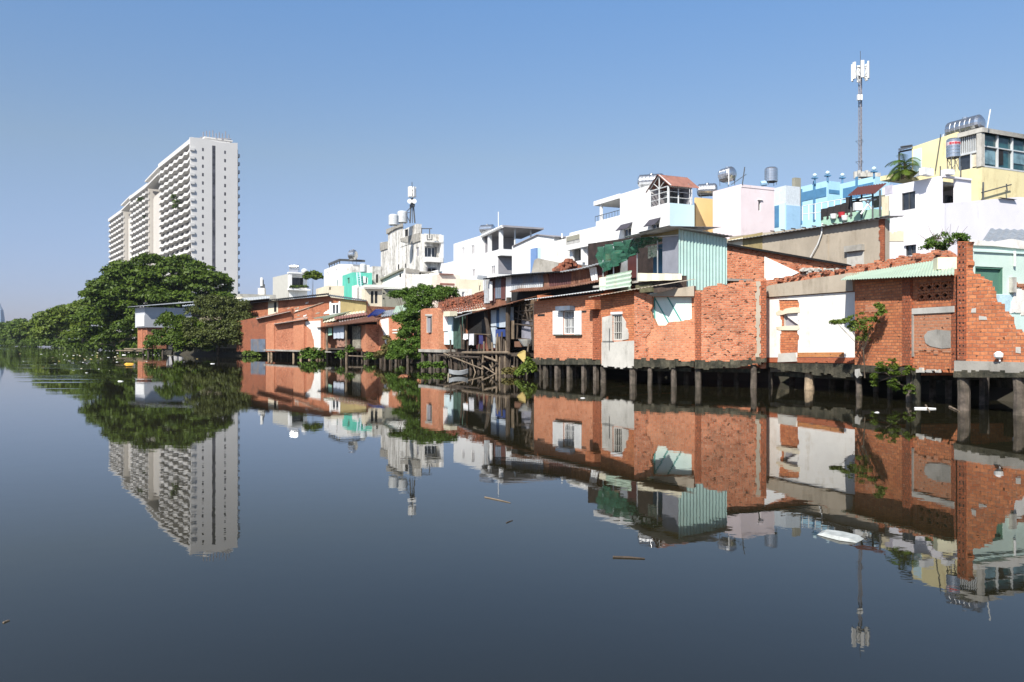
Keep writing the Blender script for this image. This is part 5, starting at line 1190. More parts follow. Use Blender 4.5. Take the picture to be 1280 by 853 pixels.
for s in (g0-.5,g1+.5):
    a, c = L.w(s,ze-.05,.1), L.w(gm,zr+.05,.1)
    MB().sheet(*( (a,a+ee,c+ee,c) if s > gm else (a+ee,a,c,c+ee)), .25, .03).build('gazebo_roof', SALM, r_)
m = MB(); m.obox(L, g0, g1, z, z+1.9, -gd+.3, -gd+.35); m.obox(L, g0-.02, g0+.04, z, ze-.2, -gd, -.3); m.build('gazebo_screen', GREYW, r_)
m = MB()
for k in range(3):
    q = Q.w(gd*(.35+.2*k),z+.4,-1.2); m.lathe(q,(0,0,1),[(-.4,.3),(.2,.5),(.9,.35),(1.1,.1)],8)
m.build('covered_goods', DGREY, r_)
htank('horizontal stainless tank on the big white house left of the salmon roofed gazebo', (L.w((ux0+ux1)/2-.3,zu,-2.2)).to_tuple(), .66, 2.2, (.95,-.35), .45)
b = B('white_house', 'low white house wing with a covered porch left of the big white house', 'house', 712, 746, 760, 76, 283, WHITE, vp=177, Lw=[((716,309,729,325),dict(fm=DGREY,cols=3,rows=2,fw=.08,dep=.8,name='porch')),((733,311,738,323),dict(fm=PVC,gm=BLUEW,cols=1,dep=.3))])
for q in ((713,296,731,303.5),): boxp(b.root, b.L, *q, -.02, .5, WHITER, 'balcony')
for x in (730,739): boxp(b.root, b.L, x, 305, x+2, 328, 0, .35, WHITE, 'column')
boxp(b.root, b.L, 713, 303.5, 745, 307, 0, .5, WHITE, 'porch_beam')
boxp(b.root, b.L, 714, 297, 730, 299, .5, .55, GREYG, 'balcony_rail')
# white gable houses
b = B('white_house', 'white house with a shallow pitched gable, left of the low white wing', 'house', 655, 692, 700, 88, 296, WHITE, vp=100, Lpoly=[(640,308),(671,293.5),(692,296),(692,380),(640,380)], roof=False)
m = MB(); L = b.L; k = Vector((-L.n.x,-L.n.y,0))*5; m.sheet(L.at(640,307.5,.2), L.at(671,292.8,.2), L.at(671,292.8,.2)+k, L.at(640,307.5,.2)+k, .3, 0, .08); m.sheet(L.at(671,292.8,.2), L.at(693,295.6,.2), L.at(693,295.6,.2)+k, L.at(671,292.8,.2)+k, .3, 0, .08); m.build('roof', GREYW, b.root)
b = B('white_house', 'plain white house block in front of the low white wing, its top edge weathered', 'house', 688, 708, 716, 84, 298, WHITER, vp=177); MB().tube(P3(702.5,298,86), P3(702.5,292,86), .1, n=6).build('vent_pipe', PVC, b.root)
b = B('blue_house', 'narrow blue house wall between the terrace house and the white gable', 'house', 663, 670, 676, 82, 310, BLUEW, vp=100, rmat=LBLUE); m = MB(); p = b.top(1.0,.3); m.lathe(p,(0,0,1),[(0,.2),(.3,.22),(.5,.12),(.8,.13),(.95,.2),(1.1,.12)],8)
b = B('stone_wall', 'grey rough rendered wall with a heap of broken bricks in front of the white houses', 'wall', 664, 700, 742, 60, 328, CONC, vp=-400, Lpoly=[(664,341),(668,325),(672,323),(700,329),(700,345),(664,345)], roof=False, z0=.6)
m = MB()
for k in range(260):
    x = rng.gauss(712,8); x = min(max(x,694),729); hgt = max(0,14-abs(x-711)*.8); y = 338-rng.uniform(0,hgt); p = P3(x,y,rng.uniform(55,57)); m.box(tuple(p), (.4,.2,.18), rng.uniform(0,3))
tag(m.build('brick_heap', TERRA, None), 'heap of broken bricks on the wall top behind the long dark shed', 'brick heap')
# white terrace house
b = B('white_house', 'white two storey house with an open terrace under a slanting dark roof', 'house', 553, 622, 662, 112, 312.5, WHITE, vp=177, Lw=[((614,333,619,343),dict(fm=WHITE,gm=GREYW,cols=2,fw=.1)),((590,337,594,346),dict(fm=WHITE,gm=GREYW,cols=2,fw=.1))])
L, Q, r_ = b.L, b.Rt, b.root
u0, u1 = L.uv(567,300)[0], L.uv(603,294)[0]; z1 = L.uv(603,294)[1]
up = Pl((L.w(u0,0,0)).to_2d(), L.w(u1,0,0).to_2d()); zc = L.uv(567,300.5)[1]
m = MB(); m.prism(up, [(0,b.ztop-.02),(up.L,b.ztop-.02),(up.L,z1),(0,z1)], [rect(up,(577,310,580.5,319)), rect(up,(589,307,593,318))], -.3, -.001)
Rr = up.perp(up.L, Q.L); m.obox(Rr, .31, Q.L, b.ztop-.02, z1, -.3, -.002); m.obox(up, 0, .3, b.ztop-.02, z1, -Q.L, -.31); m.obox(up, .3, up.L-.3, z1-.3, z1-.01, -Q.L, -.31); m.build('upper_wall', WHITE, r_)
window(r_, up, (577,310,580.5,319), WHITE, GREYW, 2, 1, .12); window(r_, up, (589,307,593,318), WHITE, GREYW, 2, 1, .12)
# parapet & terrace roof
m = MB(); 
MB().obox(Q, .1, Q.L-.1, b.ztop-3.3, b.ztop-.9, -.02, .04).build('shade_grey_wall', GREYW, r_)  # grey colour carries the shade under the terrace overhang on this white end wall
m = MB(); m.obox(Q, -.1, Q.L+.1, b.ztop-.9, b.ztop+.0, .05, 1.3); m.build('balcony', WHITE, r_)
for x in (638,641.5,645,648.5,652,655): boxp(r_, Q, x, 315.5, x+1.1, 319, .6, 1.31, GREYW, 'balcony_slot')
zr0, zr1 = L.uv(629,281.5,.1)[1], L.uv(603,293)[1]
for x, yt in ((610,293),(624,287)): MB().obox(L, L.uv(x,300)[0]-.25, L.uv(x,300)[0]+.25, b.ztop, L.uv(x,yt)[1], -.5, -.05).build('terrace_post', WHITE, r_)
eo = Vector((b.e.x,b.e.y,0)); ql = L.at(602,294,.15); qr = L.at(628,281.5,.15)
W_ = Q.L+1.4
MB().sheet(ql, qr, qr+eo*W_, ql+eo*W_, .4, 0, .25).build('terrace_roof', GREYW, r_)
MB().tube(ql+Vector((0,0,-.2)), qr+Vector((0,0,-.2)), .22, n=6).build('roof_beam', WHITE, r_)
for f in (.45,.95): q = Q.w(Q.L*f,b.ztop,.9); MB().tube(q, q+Vector((0,0,2.9)), .13, n=6).build('terrace_post', GALVP, r_)
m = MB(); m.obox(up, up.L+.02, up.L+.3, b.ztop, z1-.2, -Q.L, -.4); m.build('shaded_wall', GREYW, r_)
htank('horizontal stainless tank behind the slanting dark terrace roof', (L.w(u1-1.0,z1,-1.2)).to_tuple(), .66, 1.9, (.9,-.4), .4); MB().tube(P3(623,284,113), P3(623,265,113), .07, n=5).build('aerial', PVC, r_)
# weathered tall house with roof antenna
b = B('weathered_house', 'tall narrow white house streaked with black mould under a telecom antenna', 'house', 476, 529, 552, 142, 292, WEATH, vp=177, Lpoly=[(476,303),(477,303),(485,302),(485,287),(503,280),(503,297),(522,292),(529,293),(529,420),(476,420)], Lw=[((520,310,523.5,320),dict(fm=WEATH,cols=1,gm=GREYW)),((497,331,499,338),dict(fm=DGREY,gm=DARK,cols=1)),((506,330,507.6,335),dict(fm=DGREY,gm=DARK,cols=1))], Rw=[((531,308,546,322),dict(fm=WHITE,cols=3,rows=1,fw=.15,dep=.8)),((533,334,546,342),dict(fm=GREYW,gm=DARK,cols=2,fw=.2))], roof=True)
L, Q, r_ = b.L, b.Rt, b.root
boxp(r_, Q, 530, 322, 551, 329, .0, 1.2, WHITER, 'balcony'); boxp(r_, Q, 530, 301.5, 551, 304.5, .0, 1.2, WHITER, 'balcony_slab'); boxp(r_, Q, 549, 295, 552, 340, .0, 1.1, WHITE, 'side_fin')
slab(r_, L, [(484.5,287),(503.5,279.5),(503.5,283.5),(496,286,1),(484.5,293,1)], CONC, -.02, .3, 'mould_band', 3)
slab(r_, L, [(501.5,298.5),(525.5,291),(526,301,1),(516,305,1),(502,302)], CONC, -.02, .2, 'mould_band', 4); slab(r_, L, [(476,304),(485,302),(485,311,1),(476,314)], CONC, -.02, .2, 'mould_band', 6)
b5 = B('', '', '', 500, 521, 527, 145, 280, WEATH, vp=177, z0=b.ztop-1, par=r_, wname='roof_room', Lw=[((506,288,510,296),dict(fm=DGREY,gm=DARK,cols=1))])
m = MB()
for q in ((527,292,527,285),(537,298,537,286),(527,286,540,286),(534,300,540,300),(534,294,534,300),(540,294,540,300)): m.tube(P3(q[0],q[1],140), P3(q[2],q[3],140), .09, n=5)
m.build('roof_rail', DGREY, r_)
vtank('left of two upright grey tanks on the mould streaked house', P3(492,283,143).to_tuple(), .9, 1.7, GALVP, .2); vtank('right of two upright grey tanks on the mould streaked house', P3(503,280,146).to_tuple(), .95, 1.9, GALVP, .2)
am = root('antenna_mast', 'short rooftop telecom mast with a cluster of white panels on the mould streaked house', 'mast', P3(515,279,146).to_tuple())
m = MB(); t_, bs_ = P3(515,248,146), P3(515.5,279,146)
for dx in (-.9,.9):
    m.tube(bs_+Vector((dx*.5,0,0)), t_+Vector((dx*.15,0,0)), .14, n=5)
m.tube(P3(507,266,146), P3(515,258,146), .08, n=5); m.tube(P3(506,265,146), P3(513,279,146), .07, n=5); m.tube(P3(504,266,146), P3(514,266,146), .06, n=5); m.tube(bs_, P3(515,228,146), .07, n=5); m.build('pole', DGREY, am)
panels(am, 515, 234, 246.5, 146, .62, 6, .45, .3)
for dx in (-2.8,3.0):
    c = P3(515+dx,252,145); MB().lathe(c,(0,-1,.0),[(0,.1),(.05,.38),(.2,.42)],12).build('dish', PVC, am)
m = MB(); m.box(tuple(P3(516,254,145.6)), (.7,.5,1.3)); m.box(tuple(P3(514,258,145.6)), (.5,.4,.5)); m.build('radio_unit', DGREY, am)
# foreground strips of white / peach houses
b = B('white_house', 'low white house with dark sloping roof line and mouldy parapet below the weathered house', 'house', 477, 506, 548, 125, 336, WHITER, vp=177, Lpoly=[(477,350),(505,337),(506,337),(506,400),(477,400)], Rpoly=[(506.5,337),(522,338),(524,343,1),(546,341),(548,341),(548,400),(506.5,400)], Lw=[((499,342.5,501.5,346.5),dict(fm=DGREY,gm=DARK,cols=1))])
slab(b.root, b.L, [(476.5,349),(505,335.5),(505,337.5),(476.5,351)], GREYG, -.02, .4, 'roof_edge'); slab(b.root, b.Rt, [(507,335.5,1),(524,337.5),(524,342,1),(507,341)], CONC, -.02, .1, 'mould_band')
b = B('peach_house', 'low peach rendered house with a weathered parapet left of the white terrace house', 'house', 540, 548, 575, 118, 343, PEACH, vp=177); boxp(b.root, b.Rt, 550, 354, 568, 357, -.02, .05, SALM, 'dark_strip')
boxp(b.root, b.Rt, 549, 342, 566, 344, 0, .4, SALM, 'coping')
b = B('cream_house', 'low plain cream house wall between the peach house and the stilt shack roofs', 'house', 570, 574, 604, 95, 349, CREAM, vp=177, Rw=[((599,357,601,364),dict(fm=CREAM,gm=DARK,cols=1))])
b = B('white_house', 'tiny white house wall with a small grey window above the terracotta tiles', 'house', 571, 573, 590, 88, 361, WHITER, vp=177, Rw=[((577.5,365,581,372),dict(fm=WHITE,gm=GREYW,cols=1,fw=.06))])
boxp(b.root, b.Rt, 556, 358, 572, 366, -1, -.9, GALVP, 'sheet')
m = MB(); m.sheet(P3(596,349,100), P3(607,351,98), P3(609,345,104), P3(597,344,104), .3, .03); tag(m.build('roof_sheet', GALV, None), 'small grey sheet roof left of the long dark shed top', 'roof')
# grey green wall, beige block, teal house
b = B('grey_building', 'long dull grey green rendered wall behind the vine, with small vent holes', 'building', 455, 478, 516, 100, 361, GREYG, vp=177)
for x,y in ((478.5,366),(478.5,372.5),(491,365),(500,365)): boxp(b.root, b.Rt, x, y, x+2, y+1.3, -.02, .05, DARK, 'vent_hole')
boxp(b.root, b.Rt, 478, 359.8, 516, 361, -.1, .4, DGREY, 'roof_edge')
b = B('beige_house', 'small beige block house with two dark barred windows above the low roofs', 'house', 452, 456, 477.5, 92, 361, CREAM, vp=177, Rw=[((463.5,364,467,379.5),dict(fm=DGREY,gm=DARK,cols=2)),((468.5,364,472,379.5),dict(fm=DGREY,gm=DARK,cols=2))]); boxp(b.root, b.Rt, 455, 359.3, 478, 361, -.1, .5, CONL, 'coping')
boxp(b.root, b.Rt, 456.5, 384, 477, 388, -.02, .1, GREYG, 'stain_band')
b = B('teal_house', 'small bright teal house with a ladder frame beside the white box house', 'house', 428, 441, 465, 132, 340.5, TEAL, vp=177, Lw=[((434,348,437,354.5),dict(fm=TEAL,gm=GREENW,cols=1))], Rw=[((454,346.5,460,355),dict(fm=WHITE,gm=GREENW,cols=2,fw=.15))])
m = MB(); Q = b.Rt
for x in (446,450): m.tube(Q.at(x,341,.4), Q.at(x+1.5,358,.6), .1, n=5)
for k in range(6): m.tube(Q.at(446+k*.25,343+k*2.8,.4), Q.at(450+k*.25,343+k*2.8,.4), .06, n=5)
m.build('ladder', LBLUE, b.root); boxp(b.root, Q, 453.5, 345.5, 457, 354, .0, .15, PVC, 'white_shutter')
B('weathered_house', 'narrow grey stained house between the teal house and the tall mouldy one', 'house', 462, 466, 478, 136, 333, WEATH, vp=177, Rw=[((470,343,473,354),dict(fm=GREYG,gm=DARK,cols=1))])
B('white_house', 'low white sloping house front at the foot of the teal house', 'house', 440, 447, 480, 120, 356, WHITER, vp=177, Rpoly=[(447,360),(456,356),(480,356),(480,400),(447,400)])
b = B('white_house', 'white box house with a grey roof rail, an air conditioner and a rooftop tank', 'house', 405, 424, 462, 150, 330, WHITE, vp=177, Lw=[((409,341,410.5,347),dict(fm=WHITE,gm=GREYW,cols=1)),((420,337,421.5,347),dict(fm=WHITE,gm=GREYW,cols=1))])
L, Q, r_ = b.L, b.Rt, b.root
m = MB()
m.obox(L, L.L*.3, L.L, b.ztop+.55, b.ztop+.95, -.3, 0); m.obox(Q, .31, Q.L*.85, b.ztop+.55, b.ztop+.95, -.3, 0)
for k in range(5): u = L.L*(.32+.16*k); m.obox(L, u, u+.15, b.ztop, b.ztop+.54, -.25, -.1)
m.build('roof_rail', DGREY, r_)
b6 = B('', '', '', 424, 440, 459, 147, 333, WEATH, vp=177, z0=.6, par=r_, wname='rear_block')
htank('horizontal stainless tank high on the white box house behind the teal house', P3(441,330,150).to_tuple(), .95, 1.0, (.95,-.3), .7)
vtank('small upright grey tank right of the white box house', P3(454,341,141).to_tuple(), .6, 1.3, GALVP, .1)
m = MB(); m.box(tuple(P3(418,354,128)), (.9,.8,1.0)); tag(m.build('air_conditioner', PVC, None), 'white air conditioner box below the white box house', 'air conditioner')
b = B('cream_house', 'low cream house with a terrace wall at the foot of the white box house', 'house', 395, 410, 430, 125, 357, CREAM, vp=177, Rw=[((411,359,414,363),dict(fm=CREAM,gm=DARK,cols=1))])
b = B('grey_house', 'small grey box house with a planted balcony left of the papaya tree', 'house', 341, 360, 384, 155, 342.5, plain('warm grey wall',(.50,.49,.44),.8,.05), vp=0, rmat=WHITE, Rw=[((363.5,347,379,359),dict(fm=DGREY,gm=GL,cols=3,fw=.1,dep=.9,name='balcony_door'))])
boxp(b.root, b.Rt, 359, 340.5, 386, 343.5, .0, 1.1, WHITE, 'roof_slab'); boxp(b.root, b.Rt, 359, 361, 386, 364, 0, 1.1, WHITE, 'balcony_slab'); boxp(b.root, b.Rt, 360, 343.6, 363, 361, 0, 1.0, WHITE, 'side_fin')
boxp(b.root, b.Rt, 362, 357.5, 384, 360.5, .9, 1.0, GL, 'balcony_rail')
leaves_mesh('balcony_plants', LEAFD, b.root, [(b.Rt.at(x,359,.8),(.5,.5,.4)) for x in range(364,384,3)], 600, .25, 3)
m = MB(); p = P3(368,341,156)
for dx in (-.8,.8):
    for dy in (-.5,.5): m.tube((p.x+dx,p.y+dy,p.z), (p.x+dx,p.y+dy,p.z+1.5), .05, n=5)
m.box((p.x,p.y,p.z+.6), (1.9,1.2,.1)); m.box((p.x,p.y,p.z+.25), (1.7,1.1,.4)); m.tube((p.x-.9,p.y,p.z+1.15),(p.x+.9,p.y,p.z+1.15),.38,n=10); tag(m.build('solar_heater', STEEL, None), 'small steel solar water heater on the roof of the grey box house', 'solar heater')
MB().lathe(P3(379.5,341,152),(0,0,1),[(0,.3),(.2,.55),(.6,.6),(.9,.4),(1,.1)],12)
tag(MB().lathe(P3(380.5,342.5,152),(0,0,1),[(0,.3),(.2,.5),(.6,.6),(.9,.4),(1,.1)],12).build('white_tank', PVC, None, smooth=True), 'round white tank between the grey box house and the papaya tree', 'tank')
am = root('antenna_mast', 'tiny roof antenna with a white panel on a stub tower above the maroon shed', 'mast', P3(327.5,368,150).to_tuple())
MB().box(tuple(P3(327.5,364.5,150)), (1.2,1,1.2)).build('base', WHITER, am); MB().tube(P3(328,363,150), P3(328,350,150), .25, n=6).build('pole', DGREY, am); MB().box(tuple(P3(327,352.5,149.8)), (.4,.3,1.6)).build('panel_antenna', PVC, am); MB().box(tuple(P3(328.3,358.5,150)), (.7,.5,.9)).build('radio_unit', DGREY, am)
B('low_building', 'strip of low pale rooftops behind the maroon shed', 'building', 272, 300, 345, 145, 367.5, CONL, vp=0)

# ================================================================ APARTMENT TOWER
tw = root('apartment_tower', 'tall white apartment slab with stacked wavy balconies rising behind the round tree', 'apartment tower', P3(242,427,310).to_tuple())
vt_ = -75; d = vpd(vt_); e = Vector((d.y,-d.x)); SH = 3.24
GLW = plain('tower glazing wall', (.085,.082,.095), .5, .6, .5, bs=0)
def seg_len(C, px, dd): k = (px-CX)/S; return (k*C.y-C.x)/(dd.x-k*dd.y)
def block(C, pxl, endw, ztop, first):
    Lb = seg_len(C, pxl, d); A = C+d*Lb; L = Pl(A, C); Q = Pl(C, C+e*endw); ns = int((ztop-3)/SH)
    m = MB(); m.obox(L, 0, L.L-.01, 0, ztop-1.8, -endw+.3, -1.4); m.build('core_wall', GLW, tw)
    m = MB()
    for s in range(ns):
        for k in range(int(L.L/2.4)):
            if rng.random() < .45: u = k*2.4+.5; z = ztop-1.8-SH*(s+1)+1.0; m.obox(L, u, min(u+rng.uniform(.7,1.9),L.L-.5), z, z+rng.uniform(.9,1.6), -1.39, -1.3)
    struct(m.build('window_curtain', plain('tower curtains',(.30,.29,.30),.8,.6,.4,bs=0), tw), 'stuff')
    # pale piers between bays on the river side
    m = MB(); nb = max(4, int(L.L/7.5))
    for k in range(nb+1): u = L.L*k/nb; m.obox(L, max(0,u-.3), min(L.L-.35,u+.3), 0, ztop-1.8, -1.6, -.5)
    m.build('pier', TOWW, tw)
    # end wall
    Hs = []
    if first:
        for x in (253.6,281.3):
            for k in range(ns): y = 185+10.45*k if x < 260 else 188.5+10.4*k; Hs.append((x-1.1,y,x+1.2,y+4.4)) if y < 345 else None
        Hs.append((265.2,182,269.4,352))
    o = [(0,0),(endw,0),(endw,ztop),(0,ztop)]
    if first: o = [(.0,0),(endw,0)]+[Q.uv(*p) for p in ((297,178.8),(283,178.8),(275,178.3),(262,175),(250,172.6))]+[Q.uv(237.5,171.6)]
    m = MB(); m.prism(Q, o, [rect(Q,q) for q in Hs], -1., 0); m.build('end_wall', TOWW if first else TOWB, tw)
    if first:
        for q in Hs[:-1]:
            (u0,z0),_,(u1,z1),_ = rect(Q,q); MB().obox(Q, u0, u1, z0, z1, -.5, -.35).build('window', GL, tw)
        (u0,z0),_,(u1,z1),_ = rect(Q,Hs[-1]); MB().obox(Q, u0, u1, z0, z1, -.95, -.8).build('stair_slot', plain('stair slot',(.035,.03,.03),.8), tw)
    m = MB(); m.obox(L, -.2, L.L-.4, ztop-1.8, ztop-.0, -endw+.5, .6); m.build('roof_band', TOWW, tw)
    for s in range(ns+1):
        zf = ztop-1.8-SH*(s+1)
        if zf < 12: break
        m = MB(); N_ = nb*8; per = L.L/nb
        prev = None
        for i in range(N_+1):
            u = L.L*i/N_; o_ = .35+1.0*((u/per)%1.0); hh = .8
            cur = (u, o_)
            if prev:
                for (za,zb_,th) in ((zf-.25,zf+hh,.25),):
                    a, b_ = prev, cur
                    m.face([L.w(a[0],za,a[1]),L.w(b_[0],za,b_[1]),L.w(b_[0],zb_,b_[1]),L.w(a[0],zb_,a[1])])
                    m.face([L.w(b_[0],zf,b_[1]-th),L.w(a[0],zf,a[1]-th),L.w(a[0],zb_,a[1]-th),L.w(b_[0],zb_,b_[1]-th)])
                    m.face([L.w(a[0],zb_,a[1]),L.w(b_[0],zb_,b_[1]),L.w(b_[0],zb_,b_[1]-th),L.w(a[0],zb_,a[1]-th)])
                    m.face([L.w(a[0],za,-1.4),L.w(b_[0],za,-1.4),L.w(b_[0],za,b_[1]),L.w(a[0],za,a[1])])
                    m.face([L.w(a[0],zf,a[1]-th),L.w(b_[0],zf,b_[1]-th),L.w(b_[0],zf,-1.4),L.w(a[0],zf,-1.4)])
            prev = cur
        m.obox(Q, -1.45, .3, zf-.25, zf+hh, .01, .5 if first else .2)
        m.build('balcony', TOWW, tw)
    if first:
        Rr = Q.perp(Q.L, 30)
        for s in range(ns):
            zf = ztop-1.8-SH*(s+1)
            if zf < 12: break
            m = MB(); m.obox(Rr, .8, 6, zf-.25, zf+1.0, .01, 1.1); m.build('rear_balcony', TOWW, tw)
            MB().obox(Rr, .9, 5.5, zf+1.0, zf+2.7, .01, .35).build('rear_glazing', GL, tw)
    return L, Q
C1 = Vector(g(242,310)); zt1 = P3(0,171.6,310).z; ew = seg_len(C1, 297.3, e)
block(C1, 199.5, ew, zt1, True)
C2 = Vector(g(185.5,402)); block(C2, 163, 20, P3(0,229,402).z, False)
C3 = Vector(g(154.5,462)); block(C3, 136.5, 20, P3(0,261,462).z, False)
for (Cq, pa, pb) in ((C2,(181,226,399),(198,208,368)),(C3,(151,256,459),(163,244,440))):
    a, b_ = P3(*pa), P3(*pb); k = Vector((e.x,e.y,0))*9
    m = MB(); m.sheet(a, b_, b_+k, a+k, 1, 0, .8); m.sheet(a-Vector((0,0,3)), b_-Vector((0,0,3)), b_+k-Vector((0,0,3)), a+k-Vector((0,0,3)), 1, 0, .8); m.build('link_roof', TOWW, tw)
    m = MB(); pq = Pl(b_.to_2d()+e*8+d*2, a.to_2d()+e*8); m.obox(pq, 0, pq.L, 60, min(a.z,b_.z)-1, -1, 0)
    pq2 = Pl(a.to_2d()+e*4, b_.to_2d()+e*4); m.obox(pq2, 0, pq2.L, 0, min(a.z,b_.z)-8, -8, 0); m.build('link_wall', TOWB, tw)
m = MB(); p = P3(270,176,322)
m.box((p.x,p.y,p.z-2.4), (9,7,4), math.atan2(e.y,e.x)); m.box((p.x,p.y,p.z-.2), (11,8,.5), math.atan2(e.y,e.x)); m.build('plant_room', TOWW, tw)
m = MB()
for k in range(9): q = P3(254+k*4,173,318); m.tube(q, q+Vector((0,0,rng.uniform(1.5,3.2))), .2, n=4)
m.tube(P3(250,172.2,318), P3(289,174.2,325), .25, n=5); m.build('roof_equipment', GREYW, tw)
for k,(x,y) in enumerate(((219,247),(181,271),(178,250))):
    c = P3(x,y,325 if k == 0 else 410); leaves_mesh('balcony_greenery', LEAFD, tw, [(c+Vector((rng.uniform(-1,1),0,-2*i)),(1.6,1.2,1.4)) for i in range(3 if k == 0 else 1)], 260, .7, k)
# far hazy tower at the left edge
p = P3(1,400,1500); m = MB()
t = root('skyscraper', 'faint far skyscraper at the left edge beyond the trees', 'skyscraper', (p.x-6,p.y,0)); zt = P3(0,381,1500).z
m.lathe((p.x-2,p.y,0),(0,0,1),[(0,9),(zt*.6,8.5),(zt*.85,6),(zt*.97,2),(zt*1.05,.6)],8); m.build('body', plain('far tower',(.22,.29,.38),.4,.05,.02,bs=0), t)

# ================================================================ TREES
def bx(px, py, Y, rx, ry, rz): return (P3(px,py,Y), (rx,ry,rz))
base = lambda px, Y: (g(px,Y)[0], g(px,Y)[1], .5)
tree('rain_tree', 'huge dome shaped dark green tree in front of the apartment tower', 'tree', base(205,135),
     [bx(206,372,135,9.5,8,7),bx(165,385,133,7,7,6),bx(245,380,134,6.5,7,5.5),bx(200,345,136,8,7,3.6),bx(225,352,136,7,7,4),bx(180,362,134,7,6,4.2),bx(258,366,135,4.2,5,3.6),bx(150,372,133,4.5,5,3.5),bx(140,410,131,6,6,5),bx(215,400,130,9,6,5)],
     26, 1.9, 60000, .40, LEAFD, 3, .7, .45)
tree('river_tree', 'bushy mid green tree at the water edge left of the huge dome shaped tree', 'tree', base(105,165),
     [bx(105,404,165,6.0,6,4.8),bx(85,410,172,6,6,4.0),bx(122,414,155,6,5,4.6),bx(98,394,168,4.5,5,2.6)], 18, 1.8, 22000, .42, LEAF, 5, .4, .6)
tree('river_tree', 'paler bushy tree on the far left bank before the dark distant ones', 'tree', base(70,220), [bx(70,408,220,6.5,6,5),bx(54,417,235,5,6,3.6),bx(82,416,205,6,5,4.5)], 16, 2.2, 14000, .55, LEAF, 6, .4, .6)
tree('river_tree', 'low dark tree hanging over the water right beside the brick based grey house', 'tree', base(152,128), [bx(152,425,126,5,4,3.0),bx(165,418,124,3.2,3,3.4),bx(135,428,135,5,4,2.4),bx(120,430,145,5,4,2.6)], 14, 1.2, 15000, .32, LEAFD, 8, .3, .6)
for i,(px,py,Y,rx,rz,lab) in enumerate(((28,414,290,10,4.6,'dark rounded tree on the distant left bank'),(10,418,330,10,4.2,'dark distant tree, leftmost but one on the far bank'),(-12,418,360,12,4.4,'distant tree cut by the left edge of the view'),(45,415,262,7,4.0,'low distant tree right of the dark rounded one on the far bank'))):
    tree('distant_tree', lab, 'tree', base(px,Y), [bx(px,py,Y,rx,8,rz),bx(px+8,py+6,Y-5,rx*.6,6,rz*.7),bx(px-9,py+5,Y,rx*.6,6,rz*.7)], 16, 2.8, 8000, .75, LEAFD, 20+i, .4, .6)
tree('river_bush', 'tall dry looking bush in the water in front of the patchy lean to shed', 'bush', base(272,98),
     [bx(270,396,99,2.8,2.4,2.4),bx(285,402,98,2.8,2.4,2.6),bx(258,408,98,2.8,2.3,2.6),bx(291,390,99,1.9,2,1.7),bx(296,412,97,2.0,2,2.0),bx(275,424,97,3.4,2,1.9),bx(305,428,96.5,1.8,1.8,1.4),bx(262,382,100,1.6,1.5,.9),bx(290,430,96.5,2.4,1.8,1.7),bx(262,428,97,2.4,1.8,1.8),bx(305,424,97,1.6,1.6,1.6),bx(250,420,98,1.8,1.6,1.8)], 22, .8, 36000, .20, leafmat('foliage olive', (.05,.065,.014), (.11,.13,.03), 1.0), 9, .16, .8)
tree('river_bush', 'dark green bush at the water in front of the brick based grey house', 'bush', base(215,99), [bx(214,418,99,2.3,2,2.0),bx(202,428,99,1.6,1.6,1.2),bx(228,424,98,2.2,1.8,1.6),bx(240,414,98,1.8,1.6,1.4),bx(210,402,100,.9,.8,.8),bx(212,434,97,2.6,1.5,1.2),bx(238,434,97,2.4,1.5,1.4),bx(226,410,99,1.6,1.4,1.3)], 16, .65, 19000, .19, LEAFD, 10, .13, .8)
tree('vine_tree', 'dense vine covered tree between the low brick houses and the narrow windowed house', 'tree', base(515,61),
     [bx(541,372,62,2.0,1.5,.9),bx(522,376,62,1.2,1.4,1.2),bx(520,395,60,.9,1.1,1.5),bx(514,415,59,.9,1.0,1.5),bx(512,435,58.5,1.2,1.2,1.1),bx(506,400,60,.9,.9,.5),bx(503,446,58,1.2,1,.7),bx(556,371,62,1.0,.9,.6),bx(499,371,62,.7,.5,.22),bx(522,388,60,1.0,1,1.2),bx(516,405,59,.9,1,1.2),bx(517,425,58.5,1.0,1.1,1.3),bx(520,442,57,.9,.9,1.0),bx(535,378,61,1.6,1.2,.9)], 24, .36, 46000, .105, LEAFN, 11, .12, .8)
tree('small_bush', 'yellowish bush drooping beside the low brick house left of the vine', 'bush', base(492,62), [bx(492,440,62,1.0,.8,.8),bx(483,435,63,.6,.6,.7),bx(478,446,63,.8,.6,.5)], 10, .3, 2600, .13, LEAFB, 12, .05, .8)
tree('bougainvillea', 'thorny bush with bare twigs on the roof between the brick column and the white house', 'bush', P3(1180,318,29).to_tuple(), [bx(1181,305,29,.75,.5,.32),bx(1168,311,29,.45,.4,.25),bx(1196,301,29,.4,.4,.2)], 12, .16, 2600, .065, LEAFN, 13, .03, .8)
m = MB()
for k in range(16):
    a = P3(1170+rng.uniform(-6,20),306,29); b_ = a+Vector((rng.uniform(-.6,.6),rng.uniform(-.3,.3),rng.uniform(.3,.75))); m.tube(a, b_, .012, .004, 4)
tag(m.build('dry_twigs', plain('twig',(.16,.10,.10),.9), None), 'bare purple brown twigs sticking out above the thorny roof bush', 'twigs')
tree('wall_plant', 'young fig plant rooted in the joint between white wall and vent block house', 'plant', (pp((1067.5,26.3),(1199,21.6)).at(1081,457,.2)).to_tuple(),
     [((pp((1067.5,26.3),(1199,21.6)).at(x,y,.35)),(rx,rx*.8,rz)) for x,y,rx,rz in ((1073,403,.28,.32),(1080,412,.25,.3),(1078,424,.14,.3),(1066,412,.16,.25),(1091,402,.15,.09),(1102,393,.12,.12),(1058,403,.2,.07),(1046,404,.16,.06),(1098,385,.1,.1))], 9, .10, 4200, .048, LEAFY, 14, .02, .8)
